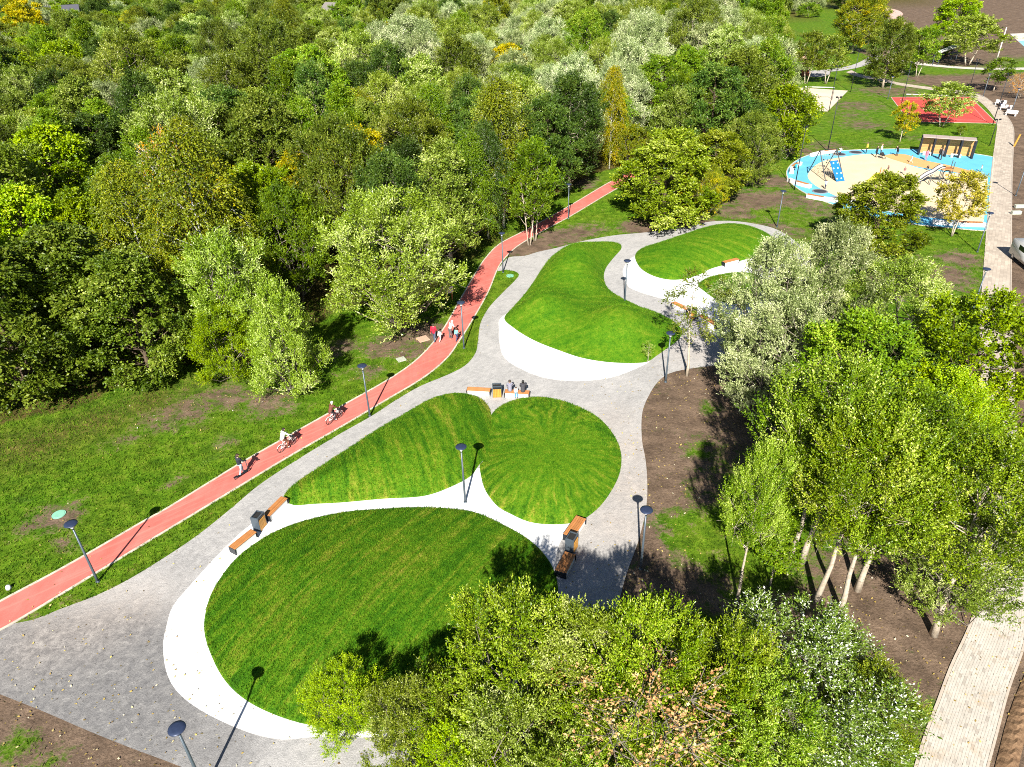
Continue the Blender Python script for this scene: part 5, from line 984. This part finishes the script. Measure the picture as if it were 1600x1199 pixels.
PP = [((1243, 268), .6, 1.7, 'sit', (.02, .30, .38), BK_, 'person in teal sitting on the bench at the left rim of the playground'), ((1289, 296), .5, 1.25, 'jump', (.45, .55, .80), NV, 'child in pale blue jumping near the climbing frame'), ((1312, 243), 2.2, 1.2, 'jump', WH, BK_, 'child in white on the far trampoline'),
      ((1353, 240), 1.2, 1.7, 'stand', (.80, .60, .08), BK_, 'person in yellow jacket at the far rim of the playground'), ((1368, 246), -1.9, 1.72, 'stand', BK_, BK_, 'person in black beside the pushchair'), ((1375, 243), -2.2, 1.72, 'stand', (.7, .65, .62), BK_, 'person in pale top and pink cap behind the pushchair'),
      ((1401, 244), 2.0, 1.7, 'lean', BK_, BK_, 'person in black bending over by the tan sand'), ((1423, 255), 1.0, 1.15, 'walk', (.5, .55, .62), (.6, .6, .6), 'child in pale clothes running over the tan sand'), ((1446, 251), 2.6, 1.6, 'stand', (.42, .16, .24), (.45, .22, .30), 'person in dusky pink in front of the pavilion'),
      ((1466, 249), -2.6, 1.75, 'stand', BK_, BK_, 'person all in black in front of the pavilion'), ((1470, 250), 1.4, 1.65, 'stand', GY, (.08, .08, .08), 'person in grey next to the one in black by the pavilion'), ((1449, 266), 2.4, 1.1, 'crouch', BK_, BK_, 'child in black crouching behind the slide'),
      ((1386, 271), .4, 1.1, 'stand', (.10, .05, .04), (.5, .4, .3), 'small child in brown on the beige sand'), ((1412, 273), 2.9, 1.1, 'stand', (.25, .12, .12), (.6, .35, .35), 'small child in pink trousers on the beige sand'), ((1532, 269), .9, 1.0, 'stand', WH, BK_, 'small child in white at the right of the playground')]
for i, (px, rz, h, ps, tp_, bt, lb) in enumerate(PP):
    person(tuple(G(*px)), rz, h, ps, tp_, bt, (.04, .03, .02), lb, seed=i, coat=1.12, child=h < 1.3, group=gq, cap=(.7, .25, .22) if 'pink cap' in lb else None)

# ------------------------------------------------------------------ playground equipment
def arc_bench(px, r, a0, a1, label, wood_part=(0.15, .6)):
    c = G(*px); e = empty('curved_bench', (c[0], c[1], 0), 0, label, 'bench', 'curved white playground benches')
    def seg(u0, u1, z0, z1, w):
        an = np.linspace(a0+(a1-a0)*u0, a0+(a1-a0)*u1, 10); mid_ = (a0+a1)/2; q = [((r+w/2)*math.cos(a)-r*math.cos(mid_), (r+w/2)*math.sin(a)-r*math.sin(mid_)) for a in an]+[((r-w/2)*math.cos(a)-r*math.cos(mid_), (r-w/2)*math.sin(a)-r*math.sin(mid_)) for a in an[::-1]]
        return MB().poly(q, z0, z1)
    seg(0, 1, 0, .44, .55).build('concrete_base', M['concrete_white'], e); n = 8; w0, w1 = wood_part
    for i in range(n): seg(w0+(w1-w0)*i/n, w0+(w1-w0)*(i+.88)/n, .445, .49, .50).build('slat', M['wood'], e)
arc_bench((1239, 264), 9, R_(130), R_(165), 'curved white bench under the person in teal'); arc_bench((1247, 289), 9, R_(195), R_(220), 'curved white bench at the left rim of the playground', (.4, .9)); arc_bench((1284, 241), 14, R_(105), R_(125), 'curved white bench at the far left rim of the playground', (.0, .4))
arc_bench((1298, 315), 14, R_(225), R_(250), 'curved white bench at the near rim of the playground', (.0, .35)); arc_bench((1497, 352.5), 40, R_(252), R_(260), 'long white bench under the golden tree', (.45, .95))
for px, r, lb in (((1281, 299.5), 1.0, 'round ground trampoline near the left rim'), ((1307, 312), 1.15, 'round ground trampoline beside the near curved bench'), ((1311, 241.5), 1.0, 'round ground trampoline under the jumping child'), ((1337, 238.5), 1.0, 'round ground trampoline by the person in yellow')):
    b = G(*px); e = empty('trampoline', (b[0], b[1], .012), 0, lb, 'trampoline', 'ground trampolines'); MB().lathe([(0, .02), (r*.82, .02), (r*.82, 0)], n=28).build('mat', plain('tramp_mat', (.05, .05, .06), .7), e); MB().lathe([(r*.82, .0), (r*.82, .05), (r, .05), (r, -.02)], n=28).build('rim', plain('tramp_rim', (.22, .23, .25), .7), e)
# climbing frame
A, B = G(1290, 284), G(1318, 281); ang = math.atan2(B[1]-A[1], B[0]-A[0]); c = (A+B)/2; Lw = float(np.linalg.norm(B-A)); e = empty('climbing_frame', tuple(c), ang, 'rope climbing frame with a blue board on the beige sand', 'play frame')
Hh = 3.6; rope = plain('rope', (.30, .26, .2), .8)
for s_ in (-1, 1): MB().tube([(s_*Lw/2, 0, 0), (s_*Lw/2*.95, 2.6, Hh)], .06, 8).build('post', M['dark_metal'], e); MB().tube([(s_*Lw/2*.9, 4.4, 0), (s_*Lw/2*.95, 2.6, Hh)], .06, 8).build('post', M['dark_metal'], e)
MB().tube([(-Lw/2*.95, 2.6, Hh), (Lw/2*.95, 2.6, Hh)], .05, 8).build('crossbar', M['dark_metal'], e)
for i in range(9): x = -Lw/2*.9+Lw*.9*i/8; MB().tube([(x, .3, .35), (x*.98, 2.55, Hh-.05)], .018, 4).build('rope', rope, e)
for i in range(8): f = (i+.5)/8; MB().tube([(-Lw/2*.96, 2.6*f, Hh*f), (Lw/2*.96, 2.6*f, Hh*f)], .018, 4).build('rope', rope, e)
for i in range(14): f = random.Random(i).uniform(.3, .95); x = random.Random(i+50).uniform(-.45, .45)*Lw; MB().lathe([(0, -.09), (.09, -.04), (.09, .04), (0, .09)], (x, 2.6*f, Hh*f), 8).build('foothold', M['rubber'], e)
bd = MB().box((0, 0, 0), (1.3, 3.2, .08), bevel=.02).build('blue_board', plain('board_blue', (.015, .16, .45), .45), e); bd.location = (Lw*.18, .55, 1.15); bd.rotation_euler = (R_(44), 0, 0)
hm_ = MB().lathe([(0, .06), (.10, .05), (.12, 0)], n=10).mesh('hand_hold', plain('hold_pale', (.5, .65, .75), .5))
for i in range(4):
    for j in (-1, 1): link('hand_hold', hm_, bd, (j*.33+(.12 if i % 2 else -.12), -1.2+.8*i, .04))
# slide
a, b = G(1475, 262, 2.3), G(1430, 284, .3); d = b-a; Ls = float(np.hypot(d[0], d[1])); e = empty('slide', (a[0], a[1], 0), math.atan2(d[1], d[0]), 'long silver wave slide on the beige sand', 'slide')
prof = [(0, 2.3), (Ls*.10, 2.3), (Ls*.25, 2.0), (Ls*.4, 1.55), (Ls*.55, 1.3), (Ls*.7, .95), (Ls*.85, .5), (Ls, .32)]; pr = resample(np.array(prof), .25, False); wd = 1.2; M['steel'] = plain('slide_steel', (.72, .71, .70), .35, .35, .05)
V, F = [], []
for x, z in pr: V += [(x, -wd/2, z+.28), (x, -wd/2+.08, z), (x, wd/2-.08, z), (x, wd/2, z+.28)]
for i in range(len(pr)-1):
    for j in range(3): F.append((i*4+j, i*4+j+1, i*4+4+j+1, i*4+4+j))
o = link('trough', np_mesh('trough', V, F, [M['steel']], True), e); sm2 = o.modifiers.new('t', 'SOLIDIFY'); sm2.thickness = .04
for s_ in (-1, 1): MB().tube([(x, s_*wd/2, z+.28) for x, z in pr], .06, 6).build('rail', M['dark_metal'], e, True)
for f, z in ((.05, 2.3), (.42, 1.5), (.8, .6)): [MB().tube([(Ls*f, y_, 0), (Ls*f, y_, z)], .05, 6).build('support', M['pole_metal'], e) for y_ in (-.3, .3)]
MB().box((-.55, 0, 2.22), (1.0, 1.1, .1)).build('platform', M['wood'], e)
for s_ in (-1, 1): MB().tube([(-1.0, s_*.5, 0), (-1.0, s_*.5, 3.2)], .05, 6).build('post', M['pole_metal'], e)
for i in range(7): MB().tube([(-1.3+.04*i, -.4, .3*(i+1)), (-1.3+.04*i, .4, .3*(i+1))], .025, 5).build('rung', M['pole_metal'], e)
a, b = G(1374, 273, 1.6), G(1352, 289, .2); d = b-a; Ls = float(np.hypot(d[0], d[1])); e = empty('yellow_slide', (a[0], a[1], 0), math.atan2(d[1], d[0]), 'yellow slide half hidden behind the round green tree', 'slide'); ym = plain('play_yellow', (.80, .62, .06), .4)
MB().poly([(0, -.45), (Ls, -.45), (Ls, .45), (0, .45)], 0, .02).build('footing', M['beige'], e)
mbx = MB(); mbx.tube([(0, 0, 1.5), (Ls*.2, 0, 1.45), (Ls*.8, 0, .35), (Ls, 0, .25)], .38, 12); mbx.build('tube', ym, e, True)
for s_ in (-1, 1): MB().tube([(-.2, s_*.5, 0), (-.2, s_*.5, 2.4)], .06, 6).build('post', M['wood'], e)
# round spinner by the golden tree
b = G(1477, 283); e = empty('spinner', tuple(b), .4, 'small round rope spinner left of the golden tree', 'play equipment'); MB().torus((0, 0, .8), .62, .07, 'x', 22, 8).build('ring', M['dark_metal'], e); MB().tube([(0, 0, 0), (0, 0, .2)], .08, 8).build('post', M['dark_metal'], e); MB().lathe([(0, -.15), (.2, -.1), (.2, .1), (0, .15)], (0, 0, .8), 10).build('seat', M['wood_gold'], e)
# pushchair
b = G(1378, 248); e = empty('pushchair', tuple(b), .5, 'dark pushchair beside the people in black', 'pushchair')
MB().tube([(-.25, -.35, .12), (-.25, .3, .95), (.25, .3, .95), (.25, -.35, .12)], .02, 6).build('frame', M['dark_metal'], e); MB().poly([(-.22, -.25), (.22, -.25), (.22, .25), (-.22, .25)], .45, .62).build('seat', M['rubber'], e); MB().lathe([(.27, 0), (.24, .18), (.12, .28), (0, .3)], (0, .12, .62), 12).build('hood', M['rubber'], e)
for x in (-.26, .26):
    for y in (-.35, .3): MB().torus((x, y, .12), .1, .025, 'x', 14, 5).build('wheel', M['rubber'], e)
# pavilion
A, B = G(1435, 242), G(1518, 248.5); ang = math.atan2(B[1]-A[1], B[0]-A[0]); Lp = float(np.linalg.norm(B-A)); c = (A+B)/2; e = empty('wooden_pavilion', tuple(c), ang, 'open wooden pavilion with four bays at the playground', 'pavilion'); Hp, Dp = 2.6, 1.5
for i in range(5):
    x = -Lp/2+Lp*i/4
    MB().box((x, 0, Hp/2), (.22, .30, Hp)).box((x, Dp, Hp/2), (.22, .2, Hp)).box((x, Dp/2, .06), (.22, Dp-.26, .12)).build('frame', M['dark_metal'], e)
pm_ = wood('pavilion_wood', (.50, .22, .07), (.72, .38, .14)); nb_ = 12
for i in range(4):
    x = -Lp/2+Lp*(i+.5)/4; w_ = Lp/4-.24; bmsh = MB().box((0, 0, 0), (w_, .05, Hp/nb_-.02)).mesh('plank', pm_)
    for j in range(nb_): link('plank', bmsh, e, (x, Dp, Hp*(j+.5)/nb_))
    MB().box((x, Dp/2, Hp+.05), (Lp/4-.02, Dp+.35, .10)).build('roof_panel', plain('roof_pale', (.42, .34, .30), .6), e)
for i, x in enumerate((-Lp*.33, Lp*.20)): q_ = e.matrix_basis @ Vector((x, .15, 0)); ee = empty('white_bench', tuple(q_), ang, ('white bench in the left bay of the pavilion', 'white bench in the right bays of the pavilion')[i], 'bench'); MB().box((0, 0, .42), (Lp*.2, .5, .1), bevel=.03).build('seat', M['concrete_white'], ee); [MB().box((s_*Lp*.07, 0, .185), (.3, .4, .37)).build('leg', M['concrete_white'], ee) for s_ in (-1, 1)]
# nets
def net(a, b, z, label, name):
    A, B = G(a[0], a[1], z)[:2], G(b[0], b[1], z)[:2]; L = float(np.linalg.norm(B-A)); e = empty(name, (A[0], A[1], 0), math.atan2(B[1]-A[1], B[0]-A[0]), label, 'net')
    for x in (0, L): MB().tube([(x, 0, 0), (x, 0, z+.05)], .05, 6).build('post', M['pole_metal'], e)
    MB().box((L/2, 0, z-.04), (L, .03, .12)).build('tape', M['white_paint'], e); g_ = MB()
    for i in range(1, int(L/.35)): g_.tube([(i*.35, 0, z-.9), (i*.35, 0, z-.1)], .006, 3, False)
    for j in range(4): g_.tube([(0, 0, z-.9+.25*j), (L, 0, z-.9+.25*j)], .006, 3, False)
    g_.build('mesh', M['rubber'], e)
net((1256, 135.5), (1304, 136.5), 2.4, 'volleyball net over the pale sand court', 'volleyball_net'); net((1416, 147), (1482, 149), 1.6, 'low net with white tape on the red court', 'court_net')
# far structures
b = G(1252, 119); e = empty('play_house', tuple(b), .5, 'reddish wooden play house at the far end of the red path', 'play house'); rw = wood('redwood', (.30, .08, .04), (.45, .15, .07))
for x in (-1.1, 1.1):
    for y in (-1.1, 1.1): MB().box((x, y, 1.5), (.16, .16, 3)).build('post', rw, e)
MB().box((0, 0, 1.3), (2.3, 2.3, .12)).build('floor', rw, e)
for i in range(7): MB().box((-1.0+i*.33, -1.13, .75), (.28, .05, 1.1)).build('plank', rw, e)
MB().lathe([(1.9, 2.9), (0, 4.6)], n=4).build('roof', plain('roof_pink', (.62, .34, .28), .7), e)
q = [G(1462, 82, 3.0), G(1492, 70, 3.6), G(1499, 73, 3.4), G(1470, 83, 2.8)]; cq = sum(q)/4; e = empty('shade_roof', (cq[0], cq[1], 0), 0, 'slanting white shade roof between the far trees', 'canopy'); mb_ = MB(); vv = [mb_.bm.verts.new(tuple(p_-np.array([cq[0], cq[1], 0]))) for p_ in q]; mb_.bm.faces.new(vv); o = mb_.build('canopy', M['white_paint'], e); s2 = o.modifiers.new('t', 'SOLIDIFY'); s2.thickness = .15
for p_ in q: MB().tube([(p_[0]-cq[0], p_[1]-cq[1], 0), (p_[0]-cq[0], p_[1]-cq[1], p_[2])], .09, 6).build('post', M['pole_metal'], e)
b = G(1555, 101); hM = height_of((1555, 101), 43); e = empty('white_mast', tuple(b), 0, 'tall plain white mast on the far lawn', 'mast'); MB().tube([(0, 0, -.05), (0, 0, hM*.5), (0, 0, hM)], [.19, .16, .12], 10).build('pole', plain('mast_white', (.62, .58, .54), .5), e, True); MB().lathe([(.3, 0), (.3, .12), (.2, .14), (.2, .2)], n=12).build('base', M['concrete_white'], e); MB().lathe([(.13, 0), (.13, .06), (0, .1)], (0, 0, hM), 10).build('cap', M['pole_metal'], e)
# benches with people at the right end of the walkway
for i, (px, lb) in enumerate((((1562, 165), 'far white bench beside the walkway bend'), ((1570, 172.5), 'middle white bench beside the walkway bend'), ((1579, 181), 'near white bench beside the walkway bend'))):
    b = G(*px); e = empty('white_bench', tuple(b), R_(-52), lb, 'bench', 'white benches at the walkway bend'); MB().box((0, 0, .42), (1.9, .5, .09), bevel=.02).build('seat', M['concrete_white'], e); MB().box((0, .24, .72), (1.9, .08, .45), bevel=.02).build('backrest', M['concrete_white'], e); [MB().box((s_*.75, 0, .185), (.12, .42, .37)).build('leg', M['concrete_white'], e) for s_ in (-1, 1)]
person(tuple(G(1564, 166)), R_(140), 1.72, 'sit', BK_, NV, (.03, .02, .02), 'person in black sitting on the far white bench', group='people at the walkway bend', coat=1.1); person(tuple(G(1574, 176)), R_(140), 1.72, 'sit', (.06, .05, .06), (.5, .5, .5), (.03, .02, .02), 'person in black and grey sitting between the white benches', group='people at the walkway bend', coat=1.1)
b = G(1586, 229); e = tag(MB().box((0, 0, .9), (.25, .12, 1.9), Matrix.Rotation(R_(12), 3, 'Y'), .01).build('timber_post', M['wood_gold'], None, False, tuple(b)), 'orange timber post leaning on the earth at the right edge', 'post')
for i, px in enumerate(((1587, 335), (1592, 325))): b = G(*px); tag(MB().box((0, 0, .2), (1.1, .45, .42), bevel=.04).build('concrete_block', M['cover_grey'], None, False, tuple(b)), ('pale concrete block on the earth at the right edge, lower one', 'pale concrete block on the earth at the right edge, upper one')[i], 'block')
# van, cut by the right edge
b = G(1607, 415); e = empty('parked_van', tuple(b), R_(-8), 'pale grey van with white bonnet parked on earth at the right edge', 'van'); bp = plain('van_paint', (.55, .55, .54), .3, .1); gl = plain('van_glass', (.02, .025, .03), .1)
pr = [(-2.6, .35), (-2.6, .95), (-2.35, 1.1), (-1.5, 1.2), (-.75, 2.0), (2.4, 2.05), (2.55, 1.9), (2.6, .35)]; mb_ = MB(); n = len(pr)
lo_ = [mb_.bm.verts.new((-.95, y, z)) for y, z in pr]; hi_ = [mb_.bm.verts.new((.95, y, z)) for y, z in pr]; mb_.bm.faces.new(lo_); mb_.bm.faces.new(hi_[::-1])
for i in range(n): mb_.bm.faces.new((lo_[i], lo_[(i+1) % n], hi_[(i+1) % n], hi_[i]))
bmesh.ops.bevel(mb_.bm, geom=mb_.bm.edges[:], offset=.07, segments=2, affect='EDGES'); mb_.build('body', bp, e, True)
MB().box((0, -1.93, 1.19), (1.5, .75, .05), Matrix.Rotation(R_(6.5), 3, 'X'), .02).build('bonnet', M['white_paint'], e); MB().box((0, -1.15, 1.63), (1.55, .95, .04), Matrix.Rotation(R_(47), 3, 'X'), .015).build('windscreen', gl, e)
for s_ in (-1, 1):
    MB().box((s_*.955, .2, 1.6), (.03, 1.5, .5), bevel=.01).build('side_window', gl, e); MB().box((s_*.7, -2.61, .82), (.36, .06, .2), bevel=.02).build('headlight', M['white_glass'], e); MB().box((s_*1.08, -.95, 1.35), (.2, .12, .22), bevel=.03).build('wing_mirror', M['rubber'], e)
    for y in (-1.7, 1.6): w = MB().torus((s_*.86, y, .34), .25, .10, 'x', 22, 8).build('wheel', M['rubber'], e); MB().torus((s_*.9, y, .34), .1, .07, 'x', 14, 6).build('rim', M['chrome'], w)
MB().box((0, -2.63, .5), (1.8, .12, .22), bevel=.04).build('bumper', M['dark_metal'], e); MB().box((0, -2.64, .68), (.8, .05, .14)).build('grille', M['rubber'], e)
# houses peeping over the far trees
for i, (px, py, w, hh, lb) in enumerate(((95, 8, 12, 12.5, 'grey roofed house peeping over the trees at the top left'), (165, 38, 12, 11, 'pale low roof showing through the trees at the upper left'), (520, 4, 10, 13, 'pale house end peeping over the trees at the top edge'))):
    b = G(px, py, hh); e = empty('house', (b[0], b[1], 0), .3+i, lb, 'house', 'buildings beyond the wood'); d_ = w*.55
    MB().box((0, 0, hh*.40), (w, d_, hh*.8)).build('wall', plain('house_wall', (.5, .48, .46), .8), e); mb_ = MB(); v_ = [mb_.bm.verts.new(p_) for p_ in ((-w*.52, -d_*.55, hh*.79), (w*.52, -d_*.55, hh*.79), (w*.52, d_*.55, hh*.79), (-w*.52, d_*.55, hh*.79), (-w*.5, 0, hh), (w*.5, 0, hh))]
    for f in ((0, 1, 5, 4), (2, 3, 4, 5), (0, 4, 3), (1, 2, 5), (0, 3, 2, 1)): mb_.bm.faces.new([v_[k__] for k__ in f])
    mb_.build('roof', plain('house_roof', ((.08, .08, .10), (.32, .34, .37), (.22, .2, .19))[i], .6), e)
    for j in range(5): wx = -w*.4+w*.8*j/4; wi = MB().box((wx, -d_/2-.03, hh*.55), (w*.08, .1, hh*.14)).build('window', gl, e); MB().box((wx, -d_/2-.06, hh*.475), (w*.1, .2, .15)).build('sill', M['concrete_white'], wi)
# churned tyre track beside the walkway
trk = resample(GL([(1562, 1240), (1575, 1190), (1590, 1130), (1606, 1085), (1630, 1030)]), .25, False); k = N('track_earth'); p = k.pos(); f = k.noise(p, 6, 5, .7); M['track'] = k.done(k.bsdf(k.ramp(f, [(.3, (.12, .07, .04)), (.7, (.30, .19, .11))]), .9, 0, k.bump(f, .8, .05), .1))
A_, B_ = ribbon(trk, .75, False); nT = len(trk); V, F = [], []
for i in range(nT):
    for j, u in enumerate(np.linspace(0, 1, 7)): q_ = A_[i]*(1-u)+B_[i]*u; V.append((q_[0], q_[1], .02+.09*math.sin(u*math.pi)+(.05 if (i+(j > 3)) % 2 else 0)*math.sin(u*math.pi)))
for i in range(nT-1):
    for j in range(6): F.append((i*7+j, i*7+j+1, i*7+8+j, i*7+7+j))
tag(link('tyre_track', np_mesh('tyre_track', V, F, [M['track']])), 'ridged earth tyre track beside the paved walkway', 'track', kind='structure')
finish_people(); bpy.data.scenes.remove(WS)
